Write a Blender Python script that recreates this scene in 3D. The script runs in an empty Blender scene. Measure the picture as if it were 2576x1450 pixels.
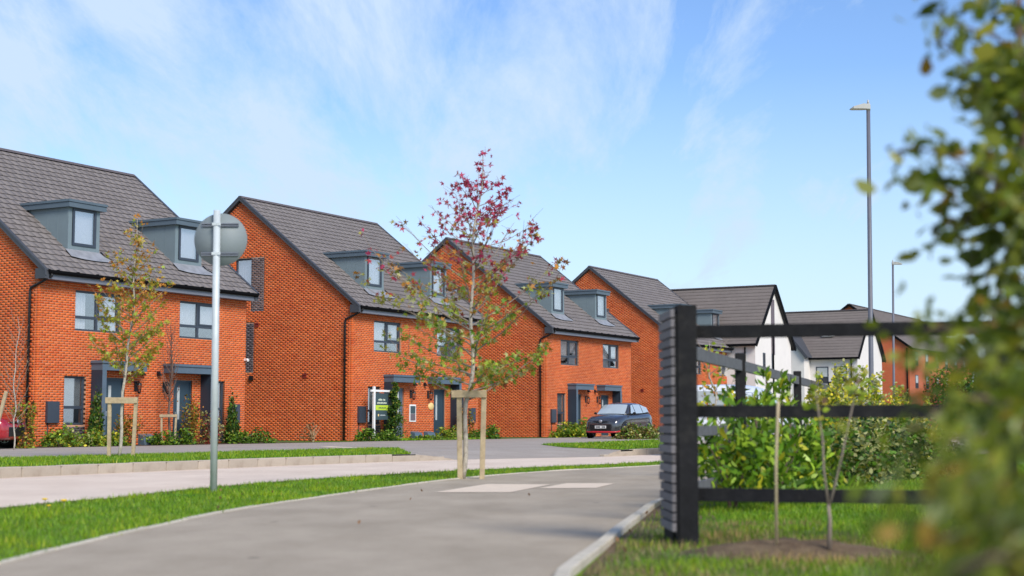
import bpy, math, random
import numpy as np
from mathutils import Vector, Matrix, noise as mnoise
R = random.Random(11)
NR = np.random.default_rng(7)
rad = math.radians
SC = bpy.context.scene
COL = SC.collection

# ------------------------------------------------------------------ camera
CAM_H = 0.75
F = 3800.0 / 2576.0                      # focal length / image width
PITCH = math.atan(337.0 / 3800.0)
cd = bpy.data.cameras.new('camera'); cam = bpy.data.objects.new('camera', cd); COL.objects.link(cam)
cd.sensor_width = 36.0; cd.lens = F * 36.0
cd.clip_start = 0.1; cd.clip_end = 6000
cam.location = (0, 0, CAM_H); cam.rotation_euler = (math.pi / 2 + PITCH, 0, 0)
cd.dof.use_dof = True; cd.dof.focus_distance = 46.0; cd.dof.aperture_fstop = 2.2
SC.camera = cam
# ------------------------------------------------------------------ sun and sky
SUN = Vector((0.42, -0.70, 0.66)).normalized()
sl = bpy.data.lights.new('sun', 'SUN'); sl.energy = 2.0; sl.angle = rad(24); sl.color = (1.0, 0.93, 0.82)
so = bpy.data.objects.new('sun', sl); COL.objects.link(so)
so.rotation_euler = SUN.to_track_quat('Z', 'Y').to_euler()
so.location = (0, 0, 60)
W = bpy.data.worlds.new('World'); SC.world = W; W.use_nodes = True
nt = W.node_tree; nt.nodes.clear()
def wn(t, **k):
    n = nt.nodes.new(t)
    for a, b in k.items(): setattr(n, a, b)
    return n
sky = wn('ShaderNodeTexSky'); sky.sky_type = 'NISHITA'; sky.sun_disc = False
sky.sun_elevation = math.asin(SUN.z); sky.sun_rotation = math.atan2(SUN.x, SUN.y)
sky.altitude = 50; sky.air_density = 1.0; sky.dust_density = 0.6; sky.ozone_density = 3.5
tc = wn('ShaderNodeTexCoord')
sep = wn('ShaderNodeSeparateXYZ'); nt.links.new(tc.outputs['Generated'], sep.inputs[0])
def wmath(op, a, b=None, c=None, clamp=False):
    m = wn('ShaderNodeMath', operation=op); m.use_clamp = clamp
    for i, v in enumerate((a, b, c)):
        if v is None: continue
        if isinstance(v, (int, float)): m.inputs[i].default_value = v
        else: nt.links.new(v, m.inputs[i])
    return m.outputs[0]
# cirrus: streaky noise on a plane high above, seen in perspective
zc = wmath('MAXIMUM', wmath('ADD', sep.outputs[2], 0.16), 0.02)
px_ = wmath('DIVIDE', sep.outputs[0], zc); py_ = wmath('DIVIDE', sep.outputs[1], zc)
cmb = wn('ShaderNodeCombineXYZ'); nt.links.new(px_, cmb.inputs[0]); nt.links.new(py_, cmb.inputs[1])
def wnoise(scale, rot, st, detail, rough, loc=(0, 0, 0), dist=0.0):
    mp = wn('ShaderNodeMapping'); mp.inputs['Rotation'].default_value = (0, 0, rot)
    mp.inputs['Scale'].default_value = st; mp.inputs['Location'].default_value = loc
    nt.links.new(cmb.outputs[0], mp.inputs[0])
    n = wn('ShaderNodeTexNoise'); n.inputs['Scale'].default_value = scale; n.inputs['Detail'].default_value = detail
    n.inputs['Roughness'].default_value = rough; n.inputs['Distortion'].default_value = dist
    nt.links.new(mp.outputs[0], n.inputs[0]); return n.outputs[0]
n1 = wnoise(1.5, 0.75, (1, 0.45, 1), 7, 0.62, (3.1, 1.2, 0), 0.25)
n2 = wnoise(4.2, 0.95, (1, 0.24, 1), 9, 0.66, (0.4, 5.0, 0), 0.35)
n3 = wnoise(0.30, 0.1, (1, 0.8, 1), 3, 0.5, (8.2, 2.6, 0))
dev = lambda n, k: wmath('MULTIPLY', wmath('SUBTRACT', n, .5), k)
s1 = wmath('ADD', wmath('ADD', dev(n1, 1.9), dev(n2, 4.2)), dev(n3, 1.5))
s1 = wmath('MULTIPLY_ADD', sep.outputs[0], -1.15, s1)         # the cirrus sheet thickens to the left
s1 = wmath('SUBTRACT', s1, wmath('MULTIPLY', sep.outputs[2], 0.9))
cl = wmath('ADD', wmath('MULTIPLY', s1, 0.95), 0.40, clamp=True)
hz = wmath('MULTIPLY', wmath('SUBTRACT', 1.0, wmath('MULTIPLY', sep.outputs[2], 4.4)), 0.90, clamp=True)   # pale haze low in the sky
cl = wmath('MAXIMUM', wmath('MULTIPLY', cl, 0.92), hz)
mix = wn('ShaderNodeMixRGB'); nt.links.new(cl, mix.inputs[0]); hsv = wn('ShaderNodeHueSaturation'); hsv.inputs['Saturation'].default_value = 1.12; hsv.inputs['Hue'].default_value = 0.508; nt.links.new(sky.outputs[0], hsv.inputs['Color']); nt.links.new(hsv.outputs[0], mix.inputs[1])
SKY_K = 0.095
mix.inputs[2].default_value = (0.325 / SKY_K, 0.405 / SKY_K, 0.505 / SKY_K, 1)
tint = wn('ShaderNodeMixRGB', blend_type='MULTIPLY'); tint.inputs[0].default_value = 0.0
nt.links.new(mix.outputs[0], tint.inputs[1])
bg = wn('ShaderNodeBackground'); bg.inputs[1].default_value = SKY_K
wo = wn('ShaderNodeOutputWorld'); nt.links.new(tint.outputs[0], bg.inputs[0]); nt.links.new(bg.outputs[0], wo.inputs[0])
SC.view_settings.view_transform = 'Standard'; SC.view_settings.look = 'None'
SC.view_settings.gamma = 1.0; SC.view_settings.use_curve_mapping = False
SC.view_settings.exposure = 1.0

# ------------------------------------------------------------------ measuring helpers (surveyed photo points -> metres)
SP, CP = math.sin(PITCH), math.cos(PITCH)
def ray(px, py):
    x = px - 1288.0; y = 725.0 - py
    return x, 3800.0 * CP - y * SP, 3800.0 * SP + y * CP
def gp(px, py, z=0.0):                       # point on the level z
    x, y, zz = ray(px, py); t = (z - CAM_H) / zz
    return (x * t, y * t)
def dp(px, py, d):                           # point at distance d along +Y
    x, y, zz = ray(px, py); t = d / y
    return Vector((x * t, d, CAM_H + zz * t))
UA = rad(90 - 29.54)
U = Vector((math.cos(UA), math.sin(UA), 0)); N = Vector((U.y, -U.x, 0))   # along the terrace / towards the street

# ------------------------------------------------------------------ object helpers
def tag(o, label=None, cat=None, group=None, kind=None):
    if label: o['label'] = label
    if cat: o['category'] = cat
    if group: o['group'] = group
    if kind: o['kind'] = kind
    return o
def empty(name, loc=(0, 0, 0), rz=0.0, label=None, cat=None, group=None, kind=None, parent=None):
    o = bpy.data.objects.new(name, None); COL.objects.link(o); o.empty_display_size = 0.2
    o.location = loc; o.rotation_euler = (0, 0, rz)
    if parent: o.parent = parent
    return tag(o, label, cat, group, kind)
def link(name, me, parent=None, loc=None, rot=None):
    o = bpy.data.objects.new(name, me); COL.objects.link(o)
    if parent: o.parent = parent
    if loc is not None: o.location = loc
    if rot is not None: o.rotation_euler = rot
    return o
def copy_tree(o, parent=None):
    c = o.copy(); COL.objects.link(c); c.parent = parent
    for ch in list(o.children): copy_tree(ch, c)
    return c
class MB:
    def __init__(s): s.v = []; s.f = []; s.sm = []
    def quad(s, a, b, c, d): n = len(s.v); s.v += [a, b, c, d]; s.f.append((n, n + 1, n + 2, n + 3)); s.sm.append(False); return s
    def poly(s, pts): n = len(s.v); s.v += list(pts); s.f.append(tuple(range(n, n + len(pts)))); s.sm.append(False); return s
    def box(s, x0, x1, y0, y1, z0, z1, M=None):
        n = len(s.v)
        p = [(x0, y0, z0), (x1, y0, z0), (x1, y1, z0), (x0, y1, z0), (x0, y0, z1), (x1, y0, z1), (x1, y1, z1), (x0, y1, z1)]
        if M is not None: p = [tuple(M @ Vector(q)) for q in p]
        s.v += p
        for f in ((0, 3, 2, 1), (4, 5, 6, 7), (0, 1, 5, 4), (1, 2, 6, 5), (2, 3, 7, 6), (3, 0, 4, 7)):
            s.f.append(tuple(n + i for i in f)); s.sm.append(False)
        return s
    def bar(s, a, b, w, h, up=(0, 0, 1)):
        a = Vector(a); b = Vector(b); d = (b - a); L = d.length; d.normalize(); u = Vector(up)
        if abs(d.dot(u)) > .99: u = Vector((0, 1, 0))
        r = d.cross(u).normalized(); u = r.cross(d)
        M = Matrix((( d.x, r.x, u.x, a.x), (d.y, r.y, u.y, a.y), (d.z, r.z, u.z, a.z), (0, 0, 0, 1)))
        return s.box(0, L, -w / 2, w / 2, -h / 2, h / 2, M)
    def tube(s, pts, rs, k=8, cap=True):
        pts = [Vector(p) for p in pts]
        if not isinstance(rs, (list, tuple)): rs = [rs] * len(pts)
        rings = []; prev = None
        for i, p in enumerate(pts):
            d = (pts[min(i + 1, len(pts) - 1)] - pts[max(i - 1, 0)])
            if d.length < 1e-9: d = Vector((0, 0, 1))
            d.normalize()
            a = prev if prev is not None else (Vector((1, 0, 0)) if abs(d.x) < .9 else Vector((0, 1, 0)))
            a = (a - d * a.dot(d)).normalized(); prev = a; b = d.cross(a)
            n = len(s.v)
            for j in range(k):
                t = 2 * math.pi * j / k
                s.v.append(tuple(p + (a * math.cos(t) + b * math.sin(t)) * rs[i]))
            rings.append(n)
        for i in range(len(rings) - 1):
            for j in range(k):
                s.f.append((rings[i] + j, rings[i] + (j + 1) % k, rings[i + 1] + (j + 1) % k, rings[i + 1] + j)); s.sm.append(True)
        if cap:
            s.f.append(tuple(rings[0] + j for j in reversed(range(k)))); s.sm.append(False)
            s.f.append(tuple(rings[-1] + j for j in range(k))); s.sm.append(False)
        return s
    def lathe(s, prof, k=16, M=None):          # prof: (r, z)
        n = len(s.v)
        for r, z in prof:
            for j in range(k):
                t = 2 * math.pi * j / k; p = Vector((r * math.cos(t), r * math.sin(t), z))
                if M is not None: p = M @ p
                s.v.append(tuple(p))
        for i in range(len(prof) - 1):
            for j in range(k):
                s.f.append((n + i * k + j, n + i * k + (j + 1) % k, n + (i + 1) * k + (j + 1) % k, n + (i + 1) * k + j)); s.sm.append(True)
        return s
    def mesh(s, name, mat=None):
        me = bpy.data.meshes.new(name)
        me.from_pydata([tuple(p) for p in s.v], [], s.f)
        me.polygons.foreach_set('use_smooth', s.sm)
        if mat: me.materials.append(mat)
        me.update(); return me
    def obj(s, name, mat=None, parent=None, loc=None, rot=None, bevel=0.0):
        o = link(name, s.mesh(name, mat), parent, loc, rot)
        if bevel:
            m = o.modifiers.new('bevel', 'BEVEL'); m.width = bevel; m.segments = 2; m.limit_method = 'ANGLE'
        return o
def flat_mesh(name, verts, faces, mat, cols=None, smooth=False):
    """many small faces at once: verts (n,3) array, faces list of equal-length index arrays"""
    verts = np.asarray(verts, dtype=np.float32); faces = np.asarray(faces, dtype=np.int32)
    me = bpy.data.meshes.new(name); k = faces.shape[1]
    me.vertices.add(len(verts)); me.vertices.foreach_set('co', verts.ravel())
    me.loops.add(faces.size); me.loops.foreach_set('vertex_index', faces.ravel())
    me.polygons.add(len(faces)); me.polygons.foreach_set('loop_start', np.arange(0, faces.size, k, dtype=np.int32))
    me.update(calc_edges=True)
    if cols is not None:
        at = me.color_attributes.new('Col', 'FLOAT_COLOR', 'POINT')
        c4 = np.ones((len(verts), 4), dtype=np.float32); c4[:, :3] = cols; at.data.foreach_set('color', c4.ravel())
    if smooth: me.polygons.foreach_set('use_smooth', [True] * len(faces))
    me.materials.append(mat); return me

# ------------------------------------------------------------------ materials
def newmat(name):
    m = bpy.data.materials.new(name); m.use_nodes = True
    t = m.node_tree; b = t.nodes['Principled BSDF']
    return m, t, b
def pbr(name, col, rough=0.6, metal=0.0, spec=0.5, noise=0.0, nscale=8.0, bump=0.0, bscale=40.0, coat=0.0, stain=None, stain_scale=1.2, objvar=0.0):
    m, t, b = newmat(name); L = t.links; N_ = t.nodes
    b.inputs['Roughness'].default_value = rough; b.inputs['Metallic'].default_value = metal
    b.inputs['Specular IOR Level'].default_value = spec; b.inputs['Coat Weight'].default_value = coat
    b.inputs['Base Color'].default_value = (*col, 1)
    tcn = N_.new('ShaderNodeTexCoord'); src = None
    if noise or stain or objvar:
        rgb = N_.new('ShaderNodeRGB'); rgb.outputs[0].default_value = (*col, 1); src = rgb.outputs[0]
    if noise:
        n = N_.new('ShaderNodeTexNoise'); n.inputs['Scale'].default_value = nscale; n.inputs['Detail'].default_value = 6
        n.inputs['Roughness'].default_value = 0.65
        L.new(tcn.outputs['Object'], n.inputs[0])
        mr = N_.new('ShaderNodeMapRange'); mr.inputs[3].default_value = 1 - noise; mr.inputs[4].default_value = 1 + noise
        mr.inputs[1].default_value = .25; mr.inputs[2].default_value = .75
        L.new(n.outputs[0], mr.inputs[0])
        hs = N_.new('ShaderNodeHueSaturation'); L.new(mr.outputs[0], hs.inputs['Value']); L.new(src, hs.inputs['Color']); src = hs.outputs[0]
    if objvar:
        oi = N_.new('ShaderNodeObjectInfo'); mr = N_.new('ShaderNodeMapRange'); mr.inputs[3].default_value = 1 - objvar; mr.inputs[4].default_value = 1 + objvar
        L.new(oi.outputs['Random'], mr.inputs[0]); hs = N_.new('ShaderNodeHueSaturation'); L.new(mr.outputs[0], hs.inputs['Value'])
        L.new(src, hs.inputs['Color']); src = hs.outputs[0]
    if stain:
        n = N_.new('ShaderNodeTexNoise'); n.inputs['Scale'].default_value = stain_scale; n.inputs['Detail'].default_value = 8
        n.inputs['Roughness'].default_value = 0.7; L.new(tcn.outputs['Object'], n.inputs[0])
        mr = N_.new('ShaderNodeMapRange'); mr.inputs[1].default_value = .52; mr.inputs[2].default_value = .72; L.new(n.outputs[0], mr.inputs[0])
        mx = N_.new('ShaderNodeMixRGB'); mx.inputs[2].default_value = (*stain, 1); L.new(mr.outputs[0], mx.inputs[0]); L.new(src, mx.inputs[1]); src = mx.outputs[0]
    if src is not None: L.new(src, b.inputs['Base Color'])
    if bump:
        n = N_.new('ShaderNodeTexNoise'); n.inputs['Scale'].default_value = bscale; n.inputs['Detail'].default_value = 5
        L.new(tcn.outputs['Object'], n.inputs[0]); bp = N_.new('ShaderNodeBump'); bp.inputs['Strength'].default_value = bump
        bp.inputs['Distance'].default_value = 0.01; L.new(n.outputs[0], bp.inputs['Height']); L.new(bp.outputs[0], b.inputs['Normal'])
    return m
def piece_mat(name, stops, rough=0.85, nscale=14.0, streak=None, spec=.3, amp=1.0):
    """colour varies from piece to piece (mesh island or object), plus soft patches over the whole"""
    m, t, b = newmat(name); L = t.links; N_ = t.nodes
    b.inputs['Roughness'].default_value = rough; b.inputs['Specular IOR Level'].default_value = spec
    g = N_.new('ShaderNodeNewGeometry'); oi = N_.new('ShaderNodeObjectInfo')
    a = N_.new('ShaderNodeMath'); a.operation = 'ADD'; L.new(g.outputs['Random Per Island'], a.inputs[0]); L.new(oi.outputs['Random'], a.inputs[1])
    fr = N_.new('ShaderNodeMath'); fr.operation = 'FRACT'; L.new(a.outputs[0], fr.inputs[0])
    cr = N_.new('ShaderNodeValToRGB'); L.new(fr.outputs[0], cr.inputs[0])
    el = cr.color_ramp.elements
    for i, (p, c) in enumerate(stops):
        e = el[i] if i < 2 else el.new(p)
        e.position = p; e.color = (*c, 1)
    tcn = N_.new('ShaderNodeTexCoord')
    n = N_.new('ShaderNodeTexNoise'); n.inputs['Scale'].default_value = nscale; n.inputs['Detail'].default_value = 5; L.new(g.outputs['Position'], n.inputs[0])
    mr = N_.new('ShaderNodeMapRange'); mr.inputs[1].default_value = .3; mr.inputs[2].default_value = .7; mr.inputs[3].default_value = 1 - .18 * amp; mr.inputs[4].default_value = 1 + .16 * amp
    L.new(n.outputs[0], mr.inputs[0])
    n2_ = N_.new('ShaderNodeTexNoise'); n2_.inputs['Scale'].default_value = .6; n2_.inputs['Detail'].default_value = 6; L.new(g.outputs['Position'], n2_.inputs[0])
    mr2 = N_.new('ShaderNodeMapRange'); mr2.inputs[1].default_value = .3; mr2.inputs[2].default_value = .7; mr2.inputs[3].default_value = 1 - .14 * amp; mr2.inputs[4].default_value = 1 + .12 * amp
    L.new(n2_.outputs[0], mr2.inputs[0])
    mm = N_.new('ShaderNodeMath'); mm.operation = 'MULTIPLY'; L.new(mr.outputs[0], mm.inputs[0]); L.new(mr2.outputs[0], mm.inputs[1])
    hs = N_.new('ShaderNodeHueSaturation'); L.new(mm.outputs[0], hs.inputs['Value']); L.new(cr.outputs[0], hs.inputs['Color'])
    L.new(hs.outputs[0], b.inputs['Base Color'])
    bp = N_.new('ShaderNodeBump'); bp.inputs['Strength'].default_value = .35; bp.inputs['Distance'].default_value = .004
    n3_ = N_.new('ShaderNodeTexNoise'); n3_.inputs['Scale'].default_value = 90; L.new(g.outputs['Position'], n3_.inputs[0])
    L.new(n3_.outputs[0], bp.inputs['Height']); L.new(bp.outputs[0], b.inputs['Normal'])
    return m
def leaf_mat(name, col=None, trans=0.35, rough=.5, gloss=.4):
    m = bpy.data.materials.new(name); m.use_nodes = True; t = m.node_tree; t.nodes.clear(); L = t.links; N_ = t.nodes
    out = N_.new('ShaderNodeOutputMaterial'); b = N_.new('ShaderNodeBsdfPrincipled'); tr = N_.new('ShaderNodeBsdfTranslucent')
    mx = N_.new('ShaderNodeMixShader'); mx.inputs[0].default_value = trans
    b.inputs['Roughness'].default_value = rough; b.inputs['Specular IOR Level'].default_value = gloss
    if col is None:
        at = N_.new('ShaderNodeAttribute'); at.attribute_name = 'Col'; c = at.outputs['Color']
    else:
        rgb = N_.new('ShaderNodeRGB'); rgb.outputs[0].default_value = (*col, 1)
        oi = N_.new('ShaderNodeObjectInfo'); mr = N_.new('ShaderNodeMapRange'); mr.inputs[3].default_value = .75; mr.inputs[4].default_value = 1.35
        L.new(oi.outputs['Random'], mr.inputs[0]); hs = N_.new('ShaderNodeHueSaturation'); L.new(mr.outputs[0], hs.inputs['Value']); L.new(rgb.outputs[0], hs.inputs['Color']); c = hs.outputs[0]
    L.new(c, b.inputs['Base Color']); L.new(c, tr.inputs[0]); L.new(b.outputs[0], mx.inputs[1]); L.new(tr.outputs[0], mx.inputs[2]); L.new(mx.outputs[0], out.inputs[0])
    return m
def glass_mat(name, refl=.28, tint=(1, 1, 1), rough=.02):
    m = bpy.data.materials.new(name); m.use_nodes = True; t = m.node_tree; t.nodes.clear(); L = t.links; N_ = t.nodes
    out = N_.new('ShaderNodeOutputMaterial'); g = N_.new('ShaderNodeBsdfGlossy'); g.inputs['Roughness'].default_value = rough
    tr = N_.new('ShaderNodeBsdfTransparent'); tr.inputs[0].default_value = (*tint, 1); mx = N_.new('ShaderNodeMixShader')
    lw = N_.new('ShaderNodeLayerWeight'); lw.inputs[0].default_value = .35
    mr = N_.new('ShaderNodeMapRange'); mr.inputs[3].default_value = refl; mr.inputs[4].default_value = .95; L.new(lw.outputs['Facing'], mr.inputs[0])
    L.new(mr.outputs[0], mx.inputs[0]); L.new(tr.outputs[0], mx.inputs[1]); L.new(g.outputs[0], mx.inputs[2]); L.new(mx.outputs[0], out.inputs[0])
    return m
def ground_mat(name, c1, c2, scale, fine=60.0, c3=None, rough=.95, bump=.3, spots=None, streak=1.0):
    m, t, b = newmat(name); L = t.links; N_ = t.nodes
    b.inputs['Roughness'].default_value = rough; b.inputs['Specular IOR Level'].default_value = .2
    g = N_.new('ShaderNodeNewGeometry')
    mp = N_.new('ShaderNodeMapping'); mp.inputs['Scale'].default_value = (1, streak, 1); L.new(g.outputs['Position'], mp.inputs[0])
    n = N_.new('ShaderNodeTexNoise'); n.inputs['Scale'].default_value = scale; n.inputs['Detail'].default_value = 8; n.inputs['Roughness'].default_value = .62; L.new(mp.outputs[0], n.inputs[0])
    cr = N_.new('ShaderNodeValToRGB'); cr.color_ramp.elements[0].position = .32; cr.color_ramp.elements[1].position = .68
    cr.color_ramp.elements[0].color = (*c1, 1); cr.color_ramp.elements[1].color = (*c2, 1)
    if c3: e = cr.color_ramp.elements.new(.5); e.color = (*c3, 1)
    L.new(n.outputs[0], cr.inputs[0])
    nf = N_.new('ShaderNodeTexNoise'); nf.inputs['Scale'].default_value = fine; nf.inputs['Detail'].default_value = 4; L.new(g.outputs['Position'], nf.inputs[0])
    mr = N_.new('ShaderNodeMapRange'); mr.inputs[1].default_value = .3; mr.inputs[2].default_value = .7; mr.inputs[3].default_value = .78; mr.inputs[4].default_value = 1.22; L.new(nf.outputs[0], mr.inputs[0])
    hs = N_.new('ShaderNodeHueSaturation'); L.new(mr.outputs[0], hs.inputs['Value']); L.new(cr.outputs[0], hs.inputs['Color']); src = hs.outputs[0]
    if spots:
        v = N_.new('ShaderNodeTexVoronoi'); v.inputs['Scale'].default_value = 1.1; L.new(g.outputs['Position'], v.inputs['Vector'])
        m2 = N_.new('ShaderNodeMapRange'); m2.inputs[1].default_value = .03; m2.inputs[2].default_value = .045; m2.inputs[3].default_value = .8; m2.inputs[4].default_value = 0; L.new(v.outputs['Distance'], m2.inputs[0])
        mx = N_.new('ShaderNodeMixRGB'); mx.inputs[2].default_value = (*spots, 1); L.new(m2.outputs[0], mx.inputs[0]); L.new(src, mx.inputs[1]); src = mx.outputs[0]
    L.new(src, b.inputs['Base Color'])
    bp = N_.new('ShaderNodeBump'); bp.inputs['Strength'].default_value = bump; bp.inputs['Distance'].default_value = .01; L.new(nf.outputs[0], bp.inputs['Height']); L.new(bp.outputs[0], b.inputs['Normal'])
    return m
def brick_tex_mat(name, c1, c2, mortar, axis='front'):
    m, t, b = newmat(name); L = t.links; N_ = t.nodes; b.inputs['Roughness'].default_value = .9
    tcn = N_.new('ShaderNodeTexCoord'); s_ = N_.new('ShaderNodeSeparateXYZ'); L.new(tcn.outputs['Object'], s_.inputs[0])
    ad = N_.new('ShaderNodeMath'); L.new(s_.outputs[0], ad.inputs[0]); L.new(s_.outputs[1], ad.inputs[1])
    c = N_.new('ShaderNodeCombineXYZ'); L.new(ad.outputs[0], c.inputs[0]); L.new(s_.outputs[2], c.inputs[1])
    br = N_.new('ShaderNodeTexBrick'); br.inputs['Scale'].default_value = 1; br.inputs['Brick Width'].default_value = .225; br.inputs['Row Height'].default_value = .075
    br.inputs['Mortar Size'].default_value = .007; br.inputs['Color1'].default_value = (*c1, 1); br.inputs['Color2'].default_value = (*c2, 1); br.inputs['Mortar'].default_value = (*mortar, 1)
    L.new(c.outputs[0], br.inputs['Vector']); L.new(br.outputs[0], b.inputs['Base Color'])
    bp = N_.new('ShaderNodeBump'); bp.inputs['Distance'].default_value = .006; bp.invert = True; L.new(br.outputs['Fac'], bp.inputs['Height']); L.new(bp.outputs[0], b.inputs['Normal'])
    return m

M = {}
M['brick'] = piece_mat('orange_brick', [(0, (.53, .080, .014)), (1, (.68, .165, .050)), (.35, (.61, .120, .022)), (.7, (.65, .135, .028)), (.9, (.55, .085, .016))])
M['mortar'] = pbr('mortar', (.56, .30, .18), .95, noise=.15, nscale=5)
M['slate_brick'] = piece_mat('slate_grey_brick', [(0, (.085, .075, .085)), (1, (.16, .14, .15)), (.5, (.12, .105, .115))])
M['brick_side'] = brick_tex_mat('orange_brick_side', (.50, .085, .022), (.56, .12, .035), (.45, .27, .18))
M['tile'] = piece_mat('grey_roof_tile', [(0, (.168, .150, .145)), (1, (.195, .175, .168)), (.5, (.182, .162, .156))], rough=.8, nscale=3, amp=.35)
M['tile_far'] = piece_mat('far_roof_tile', [(0, (.172, .147, .134)), (1, (.182, .156, .142))], rough=.8, nscale=3, amp=.3)
M['deck'] = pbr('roof_underlay', (.03, .03, .03), .9)
M['ridge'] = pbr('ridge_tile', (.10, .085, .09), .8, noise=.15)
M['verge'] = pbr('verge_grey', (.055, .06, .07), .55, noise=.12)
M['frame'] = pbr('anthracite_frame', (.040, .052, .072), .42, noise=.08)
M['fascia'] = pbr('fascia_grey', (.15, .165, .20), .45, noise=.08)
M['gutter'] = pbr('gutter_black', (.004, .004, .005), .7, spec=.1)
M['canopy'] = pbr('canopy_grey', (.085, .125, .165), .5, noise=.1, nscale=3)
M['fin_shaded'] = pbr('canopy_painted_shade', (.018, .035, .055), .5)  # shade on the fin flanks, painted as a darker canopy colour
M['dormer'] = pbr('dormer_cladding', (.165, .215, .235), .5, noise=.08, nscale=2)
M['dormer_cap'] = pbr('dormer_cap', (.090, .125, .155), .5, noise=.08, nscale=2)
M['lead'] = pbr('lead_flashing', (.26, .27, .29), .45, noise=.25, nscale=5)
M['door'] = pbr('door_navy', (.028, .055, .078), .4)
M['steel'] = pbr('brushed_steel', (.55, .56, .58), .3, metal=.8)
M['black'] = pbr('black_plastic', (.008, .008, .009), .4)
M['white'] = pbr('white_paint', (.78, .78, .76), .5, noise=.04)
M['curtain'] = pbr('curtain', (.80, .83, .90), .9, noise=.03, nscale=6)
M['blind'] = pbr('blind', (.42, .46, .46), .8, noise=.2, nscale=5)
M['inside'] = pbr('room_dark', (.035, .038, .045), .9)
M['glass'] = glass_mat('window_glass', .22)
M['car_glass'] = glass_mat('car_glass', .30, (.5, .6, .58))
M['lime'] = pbr('lime_panel', (.46, .62, .045), .5)
M['sign_dark'] = pbr('sign_slate', (.045, .075, .085), .5)
M['sign_text'] = pbr('sign_print', (.62, .68, .52), .6)
M['cream'] = pbr('cream_plaque', (.75, .56, .24), .5)
M['render'] = pbr('white_render', (.70, .67, .63), .9, noise=.05, nscale=1.5, bump=.1)
M['clad'] = pbr('mauve_cladding', (.14, .115, .13), .7, noise=.15)
M['galv'] = pbr('galvanised', (.50, .55, .56), .5, metal=.1, noise=.12, nscale=7)
M['signback'] = pbr('sign_back', (.19, .225, .235), .6, noise=.06, nscale=4)
M['lamp'] = pbr('lamp_column', (.115, .12, .15), .5, noise=.1)
M['lamp_head'] = pbr('lamp_head', (.42, .42, .40), .4)
M['wood'] = pbr('stake_wood', (.42, .33, .20), .85, noise=.28, nscale=11, stain=(.27, .20, .12), stain_scale=4, bump=.3)
M['fence'] = pbr('black_stained_timber', (.012, .012, .0135), .8, spec=.2, stain=(.035, .033, .03), stain_scale=3.5, noise=.45, nscale=9, bump=.4, bscale=25)
M['fence_grey'] = pbr('weathered_timber', (.105, .105, .115), .85, noise=.3, nscale=12, bump=.4)
M['slat'] = pbr('grey_slat', (.125, .116, .122), .85, noise=.22, nscale=20, bump=.4, objvar=.3)
M['kerb'] = pbr('kerb_concrete', (.40, .34, .27), .9, noise=.12, nscale=10, stain=(.26, .21, .16), stain_scale=2.5, bump=.3, objvar=.07)
M['edging'] = pbr('edging_concrete', (.52, .47, .38), .9, noise=.12, nscale=10, bump=.3, objvar=.08, stain=(.32, .30, .2), stain_scale=3)
M['slab'] = pbr('pale_slab', (.68, .56, .43), .9, noise=.12, nscale=9, bump=.2)
M['cover'] = pbr('iron_cover', (.16, .15, .14), .7, noise=.2)
M['path'] = ground_mat('path_asphalt', (.315, .265, .200), (.425, .362, .280), 1.3, 150, streak=.5, spots=(.12, .11, .09))
M['road'] = ground_mat('road_surface', (.62, .50, .40), (.72, .60, .49), 1.0, 120, streak=.6)
M['drive'] = ground_mat('drive_asphalt', (.32, .28, .24), (.39, .345, .30), .8, 120)
M['turf'] = ground_mat('turf', (.085, .15, .012), (.17, .26, .02), 2.2, 45, c3=(.12, .20, .014))
M['soil'] = ground_mat('soil', (.10, .065, .04), (.20, .145, .085), 5.0, 60, bump=.9)
M['field'] = ground_mat('field', (.07, .11, .03), (.10, .15, .04), .05, 9)
M['mulch'] = ground_mat('mulch', (.06, .04, .03), (.15, .10, .075), 9.0, 70, bump=.9)
M['leaf'] = leaf_mat('leaf_attr')
M['leaf_glossy'] = leaf_mat('leaf_glossy', None, .30, .38, .35)
M['bark'] = pbr('pale_bark', (.42, .38, .31), .9, noise=.35, nscale=22, stain=(.12, .10, .08), stain_scale=14, bump=.5)
M['bark_dark'] = pbr('dark_bark', (.13, .085, .065), .9, noise=.3, nscale=20)
M['twig'] = pbr('twig', (.25, .20, .16), .9, noise=.2)
M['cane'] = pbr('cane', (.42, .34, .21), .8, noise=.2, nscale=12)

# ------------------------------------------------------------------ ground: roads, verges, paths
def smooth_line(pts, n=10):
    P = [Vector((p[0], p[1], 0)) for p in pts]; out = []
    for i in range(len(P) - 1):
        p0 = P[max(i - 1, 0)]; p1 = P[i]; p2 = P[i + 1]; p3 = P[min(i + 2, len(P) - 1)]
        for k in range(n):
            t = k / n
            out.append(.5 * ((2 * p1) + (p2 - p0) * t + (2 * p0 - 5 * p1 + 4 * p2 - p3) * t * t + (3 * p1 - p0 - 3 * p2 + p3) * t ** 3))
    out.append(P[-1]); return [(p.x, p.y) for p in out]
def uline(p, ds): return [(p[0] + U.x * d, p[1] + U.y * d) for d in ds]
# near verge / road edge
E1 = smooth_line([(-5.6, -30), (-5.5, 0), (-5.1, 8), gp(0, 1281), gp(300, 1253), gp(540, 1227), gp(800, 1206), gp(1100, 1188), gp(1290, 1179), gp(1655, 1163)] + uline(gp(1655, 1163), (12, 40, 120, 400)))
# far kerb line, before and after the junction
E2a = smooth_line([(-12.6, -30), (-12.5, 5), (-11.9, 14), (-10.4, 19.6), gp(0, 1180), gp(540, 1160), gp(900, 1148), (-1.35, 36.2)])
E2b = smooth_line([(2.35, 39.3), (4.06, 42.4)] + uline((4.06, 42.4), (15, 50, 120, 400)))
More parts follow.
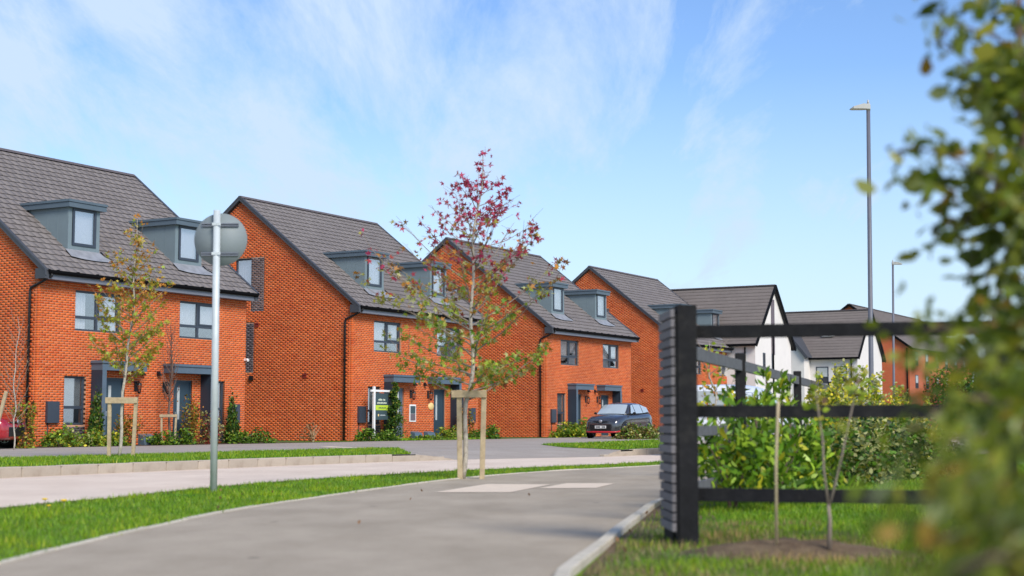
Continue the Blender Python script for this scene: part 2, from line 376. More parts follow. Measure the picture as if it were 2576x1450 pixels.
# path edges
E5 = smooth_line([(-3.6, -30), (-3.4, 0), gp(-300, 1520), gp(0, 1425), gp(300, 1350), gp(600, 1285), gp(900, 1240), gp(1150, 1207), gp(1400, 1186), gp(1655, 1173)] + uline(gp(1655, 1173), (12, 40, 120, 400)))
E6 = smooth_line([(0.10, -30), (0.12, 2), gp(1395, 1475), gp(1480, 1397), gp(1530, 1352), gp(1590, 1308), gp(1655, 1266), (2.15, 16.8), (3.3, 20.5), (4.6, 24.2)] + uline((4.6, 24.2), (12, 40, 120, 400)))
def sheet(name, polys, z, mat, kind='structure', parent=None):
    from mathutils.geometry import delaunay_2d_cdt
    V_ = []; F_ = []
    for poly in polys:
        n = len(poly); zz = [z if len(p) < 3 else p[2] for p in poly]
        vs, es, fs, ov, oe, of = delaunay_2d_cdt([Vector((p[0], p[1])) for p in poly], [], [list(range(n))], 1, 1e-5)
        b0 = len(V_)
        for k, v in enumerate(vs): V_.append((v.x, v.y, zz[ov[k][0]] if ov[k] else z))
        for f in fs:
            a, b, c = [vs[q] for q in f[:3]]
            f = list(f) if (b - a).cross(c - a) > 0 else list(f)[::-1]
            F_.append([b0 + q for q in f])
    me = bpy.data.meshes.new(name); me.from_pydata(V_, [], F_); me.materials.append(mat); me.update()
    o = link(name, me, parent); 
    if kind: tag(o, kind=kind)
    return o
BIG = 2500
sheet('ground', [[(-BIG, -BIG), (BIG, -BIG), (BIG, BIG), (-BIG, BIG)]], -0.30, M['field'])
sheet('road', [[(-400, -30), (900, -30), (900, 900), (-400, 900)]], -0.15, M['road'])
# near bank (everything on the camera's side of the road), with a skirt down to the road
sheet('near_ground', [E1 + [(900, 300), (900, -30)]], 0.0, M['turf'])
sheet('path', [E5 + E6[::-1]], 0.006, M['path'])
def fringe(line, w, seed):
    rr = random.Random(seed); L1 = []; L2 = []
    for i, p in enumerate(line):
        a = line[max(i - 1, 0)]; b = line[min(i + 1, len(line) - 1)]; v = Vector((b[0] - a[0], b[1] - a[1])).normalized(); k = w * rr.uniform(.3, 1.6)
        L1.append((p[0] - v.y * .09 * rr.uniform(.2, 1.2), p[1] + v.x * .09 * rr.uniform(.2, 1.2))); L2.append((p[0] + v.y * k, p[1] - v.x * k))
    return L1 + L2[::-1]
E1f = [p for p in smooth_line([q for q in E1 if 2 < q[1] < 46], 3)]
sheet('verge_edge_soil', [[(x, y) for x, y in fringe(E1f, .10, 3)]], .005, M['soil'])
def skirt(name, line, z0, z1, mat):
    b = MB()
    for a, c in zip(line[:-1], line[1:]): b.quad((a[0], a[1], z0), (c[0], c[1], z0), (c[0], c[1], z1), (a[0], a[1], z1))
    return tag(b.obj(name, mat), kind='structure')
skirt('verge_bank', E1, -0.2, 0.0, M['soil'])
# far side, with a dropped junction between the two kerb runs
CA, CB = 5, 6
RI = [(-2.4, 38.2), (1.2, 42.2)]
FAR = E2a[:-CA] + RI + E2b[CB:] + [(-900, 1200), (-900, -30)]
sheet('far_ground', [FAR], 0.0, M['field'])
ra = E2a[-CA - 1:]; rb = E2b[:CB + 1]
ramp = [(p[0], p[1], .004 - .15 * i / (len(ra) - 1)) for i, p in enumerate(ra)] + [(p[0], p[1], -.146 + .15 * i / (len(rb) - 1)) for i, p in enumerate(rb)] + [(RI[1][0], RI[1][1], .004), (RI[0][0], RI[0][1], .004)]
sheet('junction_ramp', [ramp], 0, M['drive'])
b = MB()
for a, c in zip(ramp[:-3], ramp[1:-2]): b.quad((a[0], a[1], -.2), (c[0], c[1], -.2), c, a)
tag(b.obj('junction_edge', M['kerb']), kind='structure')
C2 = Vector((-404 / 3819 * 60, 60, 0))      # front left corner of the second pair
PER = 16.32; HW = 9.78; HD = 11.5
def fac(s, q): v = C2 + U * s + N * q; return (v.x, v.y)
E4l = fac(-60, 1.6); E4r = fac(140, 1.6)
def off_line(line, d):
    out = []
    for i, p in enumerate(line):
        a = line[max(i - 1, 0)]; b = line[min(i + 1, len(line) - 1)]
        v = Vector((b[0] - a[0], b[1] - a[1])).normalized(); out.append((p[0] - v.y * d, p[1] + v.x * d))
    return out
E2a_in = off_line(E2a, .15); E2b_in = off_line(E2b, .15)
DR = E2a[1:-CA] + RI + E2b[CB:-1] + [E4r, E4l, (-60, -29)]
sheet('drive', [DR], 0.004, M['drive'])
V1 = E2a_in[12:-CA] + [(-2.7, 38.2), (-3.2, 42.6), (-6.05, 38.2), (-10.3, 30.4), (-16, 20), (-20, 5)]
sheet('far_verge', [V1], 0.012, M['turf'])
V2 = [p for p in E2b_in[7:30]] + [(E2b_in[30][0] - 3, E2b_in[30][1] + 2), (6.1, 62), (.95, 50), (1.5, 44.5)]
sheet('far_verge', [V2], 0.012, M['turf'])
for i, (a, b) in enumerate([(-PER - 1.5, -PER + HW + 1.6), (-.1, HW + .3), (PER - .1, PER + 6.2), (2 * PER, 2 * PER + HW)]):
    sheet('garden_bed', [[fac(a, 1.55), fac(b, 1.55), fac(b, -.3), fac(a, -.3)]], 0.010, M['turf'] if i == 1 else M['mulch'])
sheet('gable_strip', [[fac(-PER + HW + 1.6, 1.4), fac(-.6, 1.4), fac(-.6, -.1), fac(-PER + HW + 1.6, -.1)]], 0.014, M['turf'])
# kerb stones
def walk(line, step, start=0.0, stop=1e9):
    out = []; acc = 0.0; nxt = start
    for a, b in zip(line[:-1], line[1:]):
        L = math.hypot(b[0] - a[0], b[1] - a[1])
        while L > 0 and nxt <= acc + L and nxt < stop:
            t = (nxt - acc) / L; out.append((a[0] + (b[0] - a[0]) * t, a[1] + (b[1] - a[1]) * t)); nxt += step
        acc += L
    return out
def stones(root, name, line, w, h, ztop, mat, step, start, stop, bev, gap=.012, side=1, drop=None):
    pts = walk(line, step, start, stop)
    me = None
    for i, (a, b) in enumerate(zip(pts[:-1], pts[1:])):
        d = Vector((b[0] - a[0], b[1] - a[1], 0)); L = d.length - gap
        if me is None or abs(L - L0) > .01:
            L0 = L; m = MB().box(-L / 2, L / 2, 0, w * side, -h, 0)
            if side < 0: m = MB().box(-L / 2, L / 2, -w, 0, -h, 0)
            me = m.mesh(name, mat)
        dz = drop(i, len(pts) - 1) if drop else 0
        o = link(name, me, root, ((a[0] + b[0]) / 2 , (a[1] + b[1]) / 2, ztop - dz + R.uniform(-.003, .003)), (0, 0, math.atan2(d.y, d.x) + R.uniform(-.004, .004)))
        if bev: md = o.modifiers.new('bevel', 'BEVEL'); md.width = bev; md.segments = 2
k1 = empty('kerb', kind='structure'); 
tot = sum(math.hypot(b[0] - a[0], b[1] - a[1]) for a, b in zip(E2a[:-1], E2a[1:]))
stones(k1, 'kerb_stone', E2a, .15, .3, .022, M['kerb'], .915, 30.0, tot + .02, .02, drop=lambda i, n: .12 * max(0, (i - n + 3) / 3) if i > n - 3 else 0)
k2 = empty('kerb', kind='structure')
stones(k2, 'kerb_stone', E2b, .15, .3, .022, M['kerb'], .915, .1, 60, .02, drop=lambda i, n: .11 * max(0, (2 - i) / 2))
k3 = empty('path_edging', kind='structure')
stones(k3, 'edging_stone', E5, .05, .15, .018, M['edging'], .915, 28, 75, .006)
k4 = empty('path_edging', kind='structure')
stones(k4, 'edging_stone', E6, .075, .15, .045, M['edging'], .915, 31, 62, .008, side=-1)
# service covers in the path
def patch(name, corners, z, mat, frame=True):
    o = sheet(name, [[gp(*c) for c in corners]], z, mat, kind=None); return o
t = patch('service_cover', [(1092, 1241), (1285, 1241), (1385, 1221), (1225, 1220)], .010, M['slab']); tag(t, 'larger pale concrete cover slab set in the footpath', 'cover', 'concrete slabs in the path')
t = patch('service_cover', [(1355, 1231), (1500, 1230), (1548, 1218), (1425, 1218)], .010, M['slab']); tag(t, 'smaller pale concrete cover slab further along the footpath', 'cover', 'concrete slabs in the path')
t = sheet('service_cover', [[gp(800, 1126), gp(960, 1130), gp(905, 1127.5), gp(830, 1124)]], .010, M['slab'], kind=None); tag(t, 'pale slab strip in the grey drive before the wide brick gable', 'cover')

# ------------------------------------------------------------------ brickwork and tiles
def wall_bricks(a0, a1, z0, z1, openings, topf=None, bl=.213, bh=.062, j=.013):
    """bricks as (a, a', z, z') with openings left out; topf(a) limits the height under a rake"""
    out = []; row = 0; z = z0
    while z + bh <= z1 + 1e-6:
        zm = z + bh / 2
        seg = [(a0, a1)]
        if topf:
            lo, hi = topf(z + bh); seg = [(max(a0, lo), min(a1, hi))] if hi > lo + .05 else []
        for (oa, ob, oz, oz2) in openings:
            if oz < zm < oz2:
                ns = []
                for s0, s1 in seg:
                    if ob <= s0 or oa >= s1: ns.append((s0, s1)); continue
                    if oa > s0: ns.append((s0, oa))
                    if ob < s1: ns.append((ob, s1))
                seg = ns
        off = 0 if row % 2 == 0 else -(bl + j) / 2
        for s0, s1 in seg:
            k = math.floor((s0 - a0 - off) / (bl + j))
            while True:
                b0 = a0 + off + k * (bl + j); b1 = b0 + bl
                if b0 >= s1: break
                c0, c1 = max(b0, s0), min(b1, s1)
                if c1 - c0 > .02: out.append((c0, c1, z, z + bh))
                k += 1
        z += bh + j; row += 1
    return out
def bricks_verts(bricks, face):
    """each brick a five-sided box; face 'front': plane y=0 seen from -y; 'left': plane x=0 seen from -x"""
    n = len(bricks); B = np.array(bricks, dtype=np.float32)
    pr = NR.uniform(-.0018, .0012, n).astype(np.float32)
    a0, a1, z0, z1 = B.T; T = .10
    V = np.zeros((n, 8, 3), dtype=np.float32)
    for i, (aa, zz) in enumerate(((a0, z0), (a1, z0), (a1, z1), (a0, z1))):
        for k, dd in enumerate((pr, np.full(n, T, dtype=np.float32))):
            idx = i + 4 * k
            if face == 'front': V[:, idx, 0] = aa; V[:, idx, 1] = dd
            else: V[:, idx, 1] = aa; V[:, idx, 0] = dd
            V[:, idx, 2] = zz
    q = np.array([(0, 1, 2, 3), (0, 4, 5, 1), (1, 5, 6, 2), (2, 6, 7, 3), (3, 7, 4, 0)])
    if face != 'front': q = q[:, ::-1]
    Fc = (q[None] + (np.arange(n) * 8)[:, None, None]).reshape(-1, 4)
    return V.reshape(-1, 3), Fc
def slab_cells(mb, a0, a1, z0, z1, openings, d0, d1, face):
    xs = sorted({a0, a1} | {max(a0, min(a1, v)) for o in openings for v in o[:2]}); zs = sorted({z0, z1} | {max(z0, min(z1, v)) for o in openings for v in o[2:4]})
    for i in range(len(zs) - 1):
        run = None
        for k in range(len(xs) - 1):
            am = (xs[k] + xs[k + 1]) / 2; zm = (zs[i] + zs[i + 1]) / 2
            hole = any(o[0] < am < o[1] and o[2] < zm < o[3] for o in openings)
            if not hole:
                if run is None: run = xs[k]
            if (hole or k == len(xs) - 2) and run is not None:
                e = xs[k] if hole else xs[k + 1]
                if face == 'front': mb.box(run, e, d0, d1, zs[i], zs[i + 1])
                else: mb.box(d0, d1, run, e, zs[i], zs[i + 1])
                run = None
EAVE = 5.62; SL = .782
mir = lambda o: (HW - o[1], HW - o[0], o[2], o[3])
WIN = (1.50, 3.50, 3.60, 4.87); GWN = (1.12, 2.03, .66, 2.17); GPN = (1.12, 2.03, .09, .66); DOR = (2.82, 3.74, .03, 2.16)
F_OP = [WIN, mir(WIN), GWN, mir(GWN), GPN, mir(GPN), DOR, mir(DOR)]
GW = (5.17, 6.05, 6.15, 7.55); GP1 = (4.50, 5.17, 5.30, 7.55); GP2 = (5.00, 6.20, 2.80, 4.87)
G_OP = [GW, GP1, GP2]
RIDGE_Z = EAVE + SL * HD / 2
def rake(z):                                   # width of the gable at height z
    t = (z + .12 - EAVE) / SL
    return (max(.115, t), min(HD, HD - t))
def tile_list(L, y0, y1, over=.12, w=.33, g=.31):
    out = []; sl = math.hypot(1, SL); n = int((y1 - y0) * sl / g); gy = (y1 - y0) / n
    for r in range(n):
        off = 0 if r % 2 == 0 else -w / 2; k = 0
        while True:
            x0 = -over + off + k * w; x1 = x0 + w - .003
            if x0 >= L + over: break
            c0, c1 = max(x0, -over), min(x1, L + over)
            if c1 - c0 > .03: out.append((c0, c1, y0 + r * gy, y0 + (r + 1) * gy + .05))
            k += 1
    return out
def tiles_verts(tl, eave, slope, mirror=None, sides=True):
    T = np.array(tl, dtype=np.float32); n = len(T); x0, x1, y0, y1 = T.T
    lift = .064 + NR.uniform(-.002, .002, n).astype(np.float32)
    V = np.zeros((n, 8, 3), dtype=np.float32)
    for i, (xx, yy, dz) in enumerate(((x0, y0, lift), (x1, y0, lift), (x1, y1, lift * .25), (x0, y1, lift * .25), (x0, y0, lift - .016), (x1, y0, lift - .016), (x1, y1, 0 * lift), (x0, y1, 0 * lift))):
        V[:, i, 0] = xx; V[:, i, 1] = yy; V[:, i, 2] = eave + slope * yy + dz
    if mirror is not None: V[:, :, 1] = mirror - V[:, :, 1]
    q = np.array([(0, 1, 2, 3), (0, 4, 5, 1), (1, 5, 6, 2), (3, 7, 4, 0)][:4 if sides else 2])
    if mirror is not None: q = q[:, ::-1]
    Fc = (q[None] + (np.arange(n) * 8)[:, None, None]).reshape(-1, 4)
    return V.reshape(-1, 3), Fc
def cat(parts):
    V = []; Fs = []; n = 0
    for v, f in parts: V.append(v); Fs.append(f + n); n += len(v)
    return np.concatenate(V), np.concatenate(Fs)

FB = wall_bricks(0, HW, 0.0, 5.36, F_OP)
GB = wall_bricks(.115, HD, 0.0, RIDGE_Z - .15, G_OP, topf=rake)
SB = wall_bricks(1.12, 2.03, .09, .655, []); SBm = wall_bricks(HW - 2.03, HW - 1.12, .09, .655, [])
SG1 = wall_bricks(4.50, 5.165, 5.30, 7.55, []); SG2 = wall_bricks(5.0, 6.2, 2.8, 4.87, [])
TL = tile_list(HW, -.40, HD / 2 - .06)

MESH = {}
def cached(key, fn):
    if key not in MESH: MESH[key] = fn()
    return MESH[key]
def bm_obj(name, key, fn, parent, loc=None, rot=None):
    return link(name, cached(key, fn), parent, loc, rot)

def split_near(lst, dist, n):
    d = sorted(range(len(lst)), key=lambda i: dist(lst[i])); s = set(d[:n])
    return [lst[i] for i in sorted(s)], [lst[i] for i in range(len(lst)) if i not in s]

def one_brick(parent, b, face):
    w = round(b[1] - b[0], 3)
    def mk():
        v, f = bricks_verts([(-w / 2, w / 2, -.0325, .0325)], face); return flat_mesh('brick', v, f, M['brick'])
    me = cached(('brick', face, w), mk); am = (b[0] + b[1]) / 2; zm = (b[2] + b[3]) / 2; pr = R.uniform(-.003, .002)
    link('brick', me, parent, (am, pr, zm) if face == 'front' else (pr, am, zm))
def one_tile(parent, t):
    w = round(t[1] - t[0], 3); h = round(t[3] - t[2], 3)
    def mk():
        v, f = tiles_verts([(-w / 2, w / 2, 0, h)], 0, SL); return flat_mesh('roof_tile', v, f, M['tile'])
    me = cached(('tile', w, h), mk)
    link('roof_tile', me, parent, ((t[0] + t[1]) / 2, t[2], EAVE + SL * t[2] + R.uniform(-.003, .004)))

def window_mesh(w, h, cols, tr=None, fw=.065, sash=None):
    b = MB()
    b.box(0, w, 0, .07, 0, fw); b.box(0, w, 0, .07, h - fw, h); b.box(0, fw, 0, .07, fw, h - fw); b.box(w - fw, w, 0, .07, fw, h - fw)
    for c in cols: b.box(c - .045, c + .045, .002, .068, fw, h - fw)
    if tr:
        e = [fw] + [x for c in cols for x in (c - .045, c + .045)] + [w - fw]
        for i in range(0, len(e), 2): b.box(e[i], e[i + 1], .004, .066, tr - .045, tr + .045)
    if sash:                                  # opening light, a second frame inside one field
        x0, x1, z0, z1 = sash; s = .05
        b.box(x0, x1, -.012, .05, z0, z0 + s); b.box(x0, x1, -.012, .05, z1 - s, z1); b.box(x0, x0 + s, -.012, .05, z0 + s, z1 - s); b.box(x1 - s, x1, -.012, .05, z0 + s, z1 - s)
    return b
def pane(parent, x0, x1, z0, z1, y=.035):
    w, h = round(x1 - x0, 3), round(z1 - z0, 3)
    me = cached(('pane', w, h), lambda: MB().box(0, w, 0, .008, 0, h).mesh('pane', M['glass']))
    link('pane', me, parent, (x0, y, z0))
def build_window(root, x, z, w, h, style, y=.08, curtain='curtain', rot=None, loc=None):
    if style == 'four':
        win = bm_obj('window', ('four', w, h), lambda: window_mesh(w, h, [w / 2], h * .34, sash=(w / 2 + .045, w - .065, h * .34 + .045, h - .065)).mesh('window', M['frame']), root, loc or (x, y, z), rot)
        for a, b in ((.065, w / 2 - .045), (w / 2 + .045, w - .065)):
            pane(win, a, b, .065, h * .34 - .045); pane(win, a, b, h * .34 + .045, h - .065)
        me = cached(('cur', curtain, w, h), lambda: curtain_mesh(w, h, curtain))
        link('curtain' if curtain != 'blind' else 'window_blind', me, win, (0, .12, 0))
    elif style == 'tall':
        tr = h * .36
        win = bm_obj('window', ('tall', w, h), lambda: window_mesh(w, h, [], tr).mesh('window', M['frame']), root, loc or (x, y, z), rot)
        pane(win, .065, w - .065, .065, tr - .045); pane(win, .065, w - .065, tr + .045, h - .065)
        me = cached(('bl', w, h), lambda: MB().box(.05, w - .05, 0, .01, tr, h - .05).mesh('window_blind', M['blind']))
        link('window_blind', me, win, (0, .12, 0))
    else:
        win = bm_obj('window', ('one', w, h), lambda: window_mesh(w, h, []).mesh('window', M['frame']), root, loc or (x, y, z), rot)
        pane(win, .065, w - .065, .065, h - .065)
        me = cached(('cur1', w, h), lambda: curtain_mesh(w, h, 'full')); link('curtain', me, win, (0, .12, 0))
    return win
def curtain_mesh(w, h, kind):
    b = MB(); segs = 28
    def drape(x0, x1, z0):
        n = max(6, int((x1 - x0) * segs)); prev = None
        for i in range(n + 1):
            x = x0 + (x1 - x0) * i / n; y = .02 * math.sin(i * 1.9) + .008 * math.sin(i * .7)
            if prev: b.quad((prev[0], prev[1], z0), (x, y, z0), (x, y, h - .04), (prev[0], prev[1], h - .04))
            prev = (x, y)
    if kind == 'sides': drape(.04, w * .30, .05); drape(w * .72, w - .04, .05); 
    elif kind == 'nets': drape(.04, w * .48, h * .33); drape(w * .53, w - .04, h * .33)
    elif kind == 'full': drape(.04, w - .04, .04)
    elif kind == 'half': drape(.04, w * .48, .3 * h); drape(w * .70, w - .04, h * .5)
    else: drape(.04, w - .04, h * .36)
    return b.mesh('curtain', M['curtain'])

def canopy_mesh(m):
    b = MB(); X = (lambda x: HW - x) if m else (lambda x: x)
    def bx(x0, x1, *r): a, c = sorted((X(x0), X(x1))); b.box(a, c, *r)
    bx(2.20, 4.28, -.52, 0, 2.60, 2.68)        # top cap
    bx(2.24, 4.24, -.48, 0, 2.38, 2.597)       # box under the cap
    return b.mesh('canopy', M['canopy'])
def fin_mesh(m):
    b = MB(); X = (lambda x: HW - x) if m else (lambda x: x)
    a, c = sorted((X(2.245), X(2.39))); b.box(a, c, -.475, 0, 0.0, 2.378); return b.mesh('canopy_fin', M['fin_shaded'])
def fin_edge_mesh(m):
    b = MB(); X = (lambda x: HW - x) if m else (lambda x: x)
    a, c = sorted((X(2.242), X(2.42))); b.box(a, c, -.492, -.477, 0.0, 2.378); return b.mesh('fin_lit_edge', M['canopy'])  # front edge of the fin, its stronger light painted as a paler strip
def lantern_mesh():
    b = MB(); b.box(-.06, .06, -.03, 0, -.10, .22); b.bar((0, -.02, .16), (0, -.17, .22), .03, .03)
    b.lathe([(0.0, .20), (.07, .14), (.085, .10), (.085, .085)], 6, Matrix.Translation((0, -.17, 0)))
    for i in range(6):
        t = i * math.pi / 3; b.bar((.075 * math.cos(t), -.17 + .075 * math.sin(t), .09), (.05 * math.cos(t), -.17 + .05 * math.sin(t), -.13), .012, .012)
    b.lathe([(.055, -.12), (.06, -.15), (.02, -.19), (0, -.2)], 6, Matrix.Translation((0, -.17, 0)))
    return b.mesh('wall_lantern', M['black'])
def cowl_mesh():
    b = MB(); b.poly([(-.075, 0, .08), (-.075, -.13, -.06), (.075, -.13, -.06), (.075, 0, .08)]); b.poly([(-.075, 0, .08), (-.075, 0, -.08), (-.075, -.13, -.08), (-.075, -.13, -.06)])
    b.poly([(.075, 0, .08), (.075, -.13, -.06), (.075, -.13, -.08), (.075, 0, -.08)]); b.poly([(-.075, -.13, -.06), (-.075, -.13, -.08), (.075, -.13, -.08), (.075, -.13, -.06)]); b.poly([(-.075, 0, -.08), (.075, 0, -.08), (.075, -.13, -.08), (-.075, -.13, -.08)])
    return b.mesh('extractor_cowl', M['black'])
def dormer(root, x0):
    w = 1.37; yf = .64
    d = bm_obj('dormer', 'dormer_box', lambda: dormer_box(w, yf).mesh('dormer', M['dormer']), root, (x0, 0, 0))
    bm_obj('dormer_cap', 'dormer_cap', lambda: MB().box(-.13, w + .13, yf - .16, 2.75, 7.56, 7.72).box(-.16, w + .16, yf - .19, 2.80, 7.723, 7.80).mesh('dormer_cap', M['dormer_cap']), d)
    bm_obj('window_frame', 'dwin', lambda: window_mesh(1.02, 1.20, [], fw=.085).mesh('window_frame', M['frame']), d, (.175, yf - .03, 6.36))
    me = cached('dpane', lambda: MB().box(0, .85, 0, .008, 0, 1.03).mesh('pane', M['glass'])); link('pane', me, d, (.26, yf - .0, 6.445))
    me = cached('dcur', lambda: MB().box(0, .9, 0, .01, 0.0, 1.06).mesh('curtain', M['curtain'])); link('curtain', me, d, (.235, yf + .10, 6.43))
    def apron():
        b = MB(); e = .105
        pts = [(-.10, .64), (-.16, .30), (.3, .22), (w * .6, .20), (w + .10, .22), (w + .32, .28), (w + .12, .64)]
        b.poly([(x, y, EAVE + SL * y + e) for x, y in pts]); return b.mesh('lead_apron', M['lead'])
    bm_obj('lead_apron', 'apron', apron, d)
    def curl():
        b = MB(); b.tube([(w + .02, .60, EAVE + SL * .60 + .16), (w + .10, .45, EAVE + SL * .45 + .12), (w + .30, .30, EAVE + SL * .30 + .12)], .022, 6); return b.mesh('apron_lip', M['black'])
    bm_obj('apron_lip', 'curl', curl, d)
    return d
def dormer_box(w, yf):
    b = MB(); b.box(0, .16, yf, 2.5, 5.9, 7.56); b.box(w - .16, w, yf, 2.5, 5.9, 7.56)
    b.box(.16, w - .16, yf + .002, yf + .16, 5.9, 6.36); b.box(.16, w - .16, yf + .002, yf + .16, 7.5, 7.56); b.box(.162, w - .162, yf + .22, 2.5, 5.9, 7.50)
    # standing joints on the cheeks
    for y in (1.1, 1.55): b.box(-.006, 0, y, y + .025, 6.3, 7.55); b.box(w, w + .006, y, y + .025, 6.3, 7.55)
    return b

def build_pair(idx, label, singles=0, curtains=('nets', 'sides'), show_door=False):
    org = C2 + U * (PER * idx)
    rt = empty('semi_detached_house', org, UA, label, 'house', 'orange brick houses along the drive')
    # masonry
    def mort():
        b = MB(); slab_cells(b, .004, HW - .004, 0.0, 5.36, F_OP, .004, .30, 'front')
        slab_cells(b, .301, HD, 0.0, 5.40, G_OP, .004, .30, 'left')
        # gable triangle with its opening
        for z0, z1, segs in ((5.40, 6.15, None), (6.15, 7.55, 'w'), (7.55, RIDGE_Z - .13, None)):
            l0, h0 = rake(z0); l1, h1 = rake(min(z1, RIDGE_Z - .14)); l0 = max(l0, .3); l1 = max(l1, .3)
            if segs is None: pr = [[(l0, z0), (h0, z0), (h1, z1), (l1, z1)]]
            else: pr = [[(l0, z0), (5.17, z0), (5.17, z1), (l1, z1)], [(6.05, z0), (h0, z0), (h1, z1), (6.05, z1)]]
            for q in pr:
                b.poly([(.004, y, z) for y, z in q][::-1]); b.poly([(.3, y, z) for y, z in q])
        return b.mesh('wall', M['mortar'])
    bm_obj('wall', 'mortar', mort, rt)
    def rest():
        b = MB(); l, h = .3, HD
        b.poly([(HW, .302, 0), (HW, HD, 0), (HW, HD, 5.36), (HW, HD / 2, RIDGE_Z - .12), (HW, .302, 5.7)])
        b.poly([(.302, HD, 0), (.302, HD, 5.36), (HW, HD, 5.36), (HW, HD, 0)])
        return b.mesh('side_wall', M['brick_side'])
    bm_obj('side_wall', 'restwall', rest, rt)
    bm_obj('interior', 'core', lambda: MB().box(.7, HW - .3, .9, HD - .3, .02, 5.3).box(.31, .69, 4.9, 6.3, 6.0, 7.6).mesh('interior', M['inside']), rt)
    if singles:
        f1, f2 = split_near(FB, lambda b: abs(b[2] - 2.7) * .45 + b[0], singles // 2)
        g1, g2 = split_near(GB, lambda b: abs(b[2] - 2.7) * .45 + b[0], singles - singles // 2)
        for b in f1: one_brick(rt, b, 'front')
        for b in g1: one_brick(rt, b, 'left')
        t1, t2 = split_near(TL, lambda t: t[0] * .8 + abs(t[2] - 1.0), singles)
        for t in t1: one_tile(rt, t)
        bk = 's'
    else: f2, g2, t2, bk = FB, GB, TL, 'f'
    tag(bm_obj('brickwork', ('bricks', bk), lambda: flat_mesh('brickwork', *cat([bricks_verts(f2, 'front'), bricks_verts(g2, 'left')]), M['brick']), rt), kind='stuff')
    tag(bm_obj('slate_brick_panel', 'slatebricks', lambda: flat_mesh('slate_brick_panel', *cat([bricks_verts(SB, 'front'), bricks_verts(SBm, 'front'), bricks_verts(SG1, 'left'), bricks_verts(SG2, 'left')]), M['slate_brick']), rt), kind='stuff')
    for kk, bx_ in enumerate(((1.12, 2.03, .02, .2, .09, .655), (HW - 2.03, HW - 1.12, .02, .2, .09, .655), (.02, .2, 4.5, 5.165, 5.3, 7.55), (.02, .2, 5, 6.2, 2.8, 4.87))):
        bm_obj('panel_backing', ('slateback', kk), lambda: MB().box(*bx_).mesh('panel_backing', M['mortar']), rt)
    # roof
    def deck():
        b = MB(); o = .10; x0, x1 = -o, HW + o; y0, ym, y1 = -.36, HD / 2, HD + .36
        for a, c in ((y0, ym), (y1, ym)):
            za = EAVE + SL * min(a, HD - a); zc = EAVE + SL * min(c, HD - c)
            b.quad((x0, a, za), (x1, a, za), (x1, c, zc), (x0, c, zc)); b.quad((x0, a, za - .14), (x0, c, zc - .14), (x1, c, zc - .14), (x1, a, za - .14))
            b.quad((x0, a, za), (x0, c, zc), (x0, c, zc - .14), (x0, a, za - .14)); b.quad((x1, a, za), (x1, a, za - .14), (x1, c, zc - .14), (x1, c, zc))
        return b.mesh('roof', M['deck'])
    roof = bm_obj('roof', 'deck', deck, rt)
    tag(bm_obj('roof_tiles', ('tiles', bk), lambda: flat_mesh('roof_tiles', *cat([tiles_verts(t2, EAVE, SL), tiles_verts(TL, EAVE, SL, mirror=HD)]), M['tile']), rt), kind='stuff')
    def ridge():
        b = MB(); n = 22; x0 = -.13; L = (HW + .26) / n
        for i in range(n):
            a = x0 + i * L; zt = RIDGE_Z + .075; yc = HD / 2
            pts = [(-.15, -.10), (-.06, 0.0), (.06, 0.0), (.15, -.10)]
            for p, q in zip(pts[:-1], pts[1:]): b.quad((a, yc + p[0], zt + p[1]), (a + L - .012, yc + p[0], zt + p[1]), (a + L - .012, yc + q[0], zt + q[1]), (a, yc + q[0], zt + q[1]))
            b.quad((a, yc - .15, zt - .1), (a, yc - .06, zt), (a, yc + .06, zt), (a, yc + .15, zt - .1))
        return b.mesh('ridge_tiles', M['ridge'])
    bm_obj('ridge_tiles', 'ridge', ridge, roof)
    for X in (-.16, HW + .10):
        for s_ in (0, 1):
            def vt():
                b = MB(); f = (lambda y: y) if not s_ else (lambda y: HD - y); y0, y1 = -.42, HD / 2
                n0, n1 = Vector((0, f(y0), EAVE + SL * y0)), Vector((0, f(y1), EAVE + SL * y1))
                pr = [(X, -.12), (X + .06, -.12), (X + .06, .045), (X + .115, .045), (X + .115, .075), (X - .01, .075), (X - .01, .0), (X, .0)]
                for (xa, za), (xb, zb) in zip(pr, pr[1:] + pr[:1]): b.quad((xa, n0.y, n0.z + za), (xb, n0.y, n0.z + zb), (xb, n1.y, n1.z + zb), (xa, n1.y, n1.z + za))
                b.poly([(x, n0.y, n0.z + z_) for x, z_ in pr]); return b.mesh('verge_trim', M['verge'])
            bm_obj('verge_trim', ('verge', X, s_), vt, roof)
    bm_obj('eaves_box', 'ebox', lambda: MB().box(-.155, .0, -.40, .02, 5.09, 5.40).mesh('eaves_box', M['verge']), roof)
    bm_obj('eaves_box', 'ebox2', lambda: MB().box(HW, HW + .155, -.40, .02, 5.09, 5.36).mesh('eaves_box', M['verge']), roof)
    bm_obj('fascia', 'fascia', lambda: MB().box(.002, HW, -.36, -.335, 5.08, 5.30).box(.002, HW, -.334, -.004, 5.08, 5.11).mesh('fascia', M['fascia']), roof)
    def gut():
        b = MB(); prof = [(math.cos(t), math.sin(t)) for t in [math.pi * k / 6 for k in range(7)]]
        for p, q in zip(prof[:-1], prof[1:]):
            b.quad((-.02, -.425 + p[0] * .072, 5.35 - p[1] * .125), (HW + .10, -.425 + p[0] * .072, 5.35 - p[1] * .125), (HW + .10, -.425 + q[0] * .072, 5.35 - q[1] * .125), (-.02, -.425 + q[0] * .072, 5.35 - q[1] * .125))
        for k in range(12): x = .3 + k * .82; b.box(x, x + .05, -.49, -.35, 5.27, 5.375)
        b.box(-.03, -.02, -.49, -.36, 5.275, 5.37); b.box(HW + .10, HW + .11, -.49, -.36, 5.275, 5.37); b.box(0, HW, -.362, -.36, 5.30, 5.37)
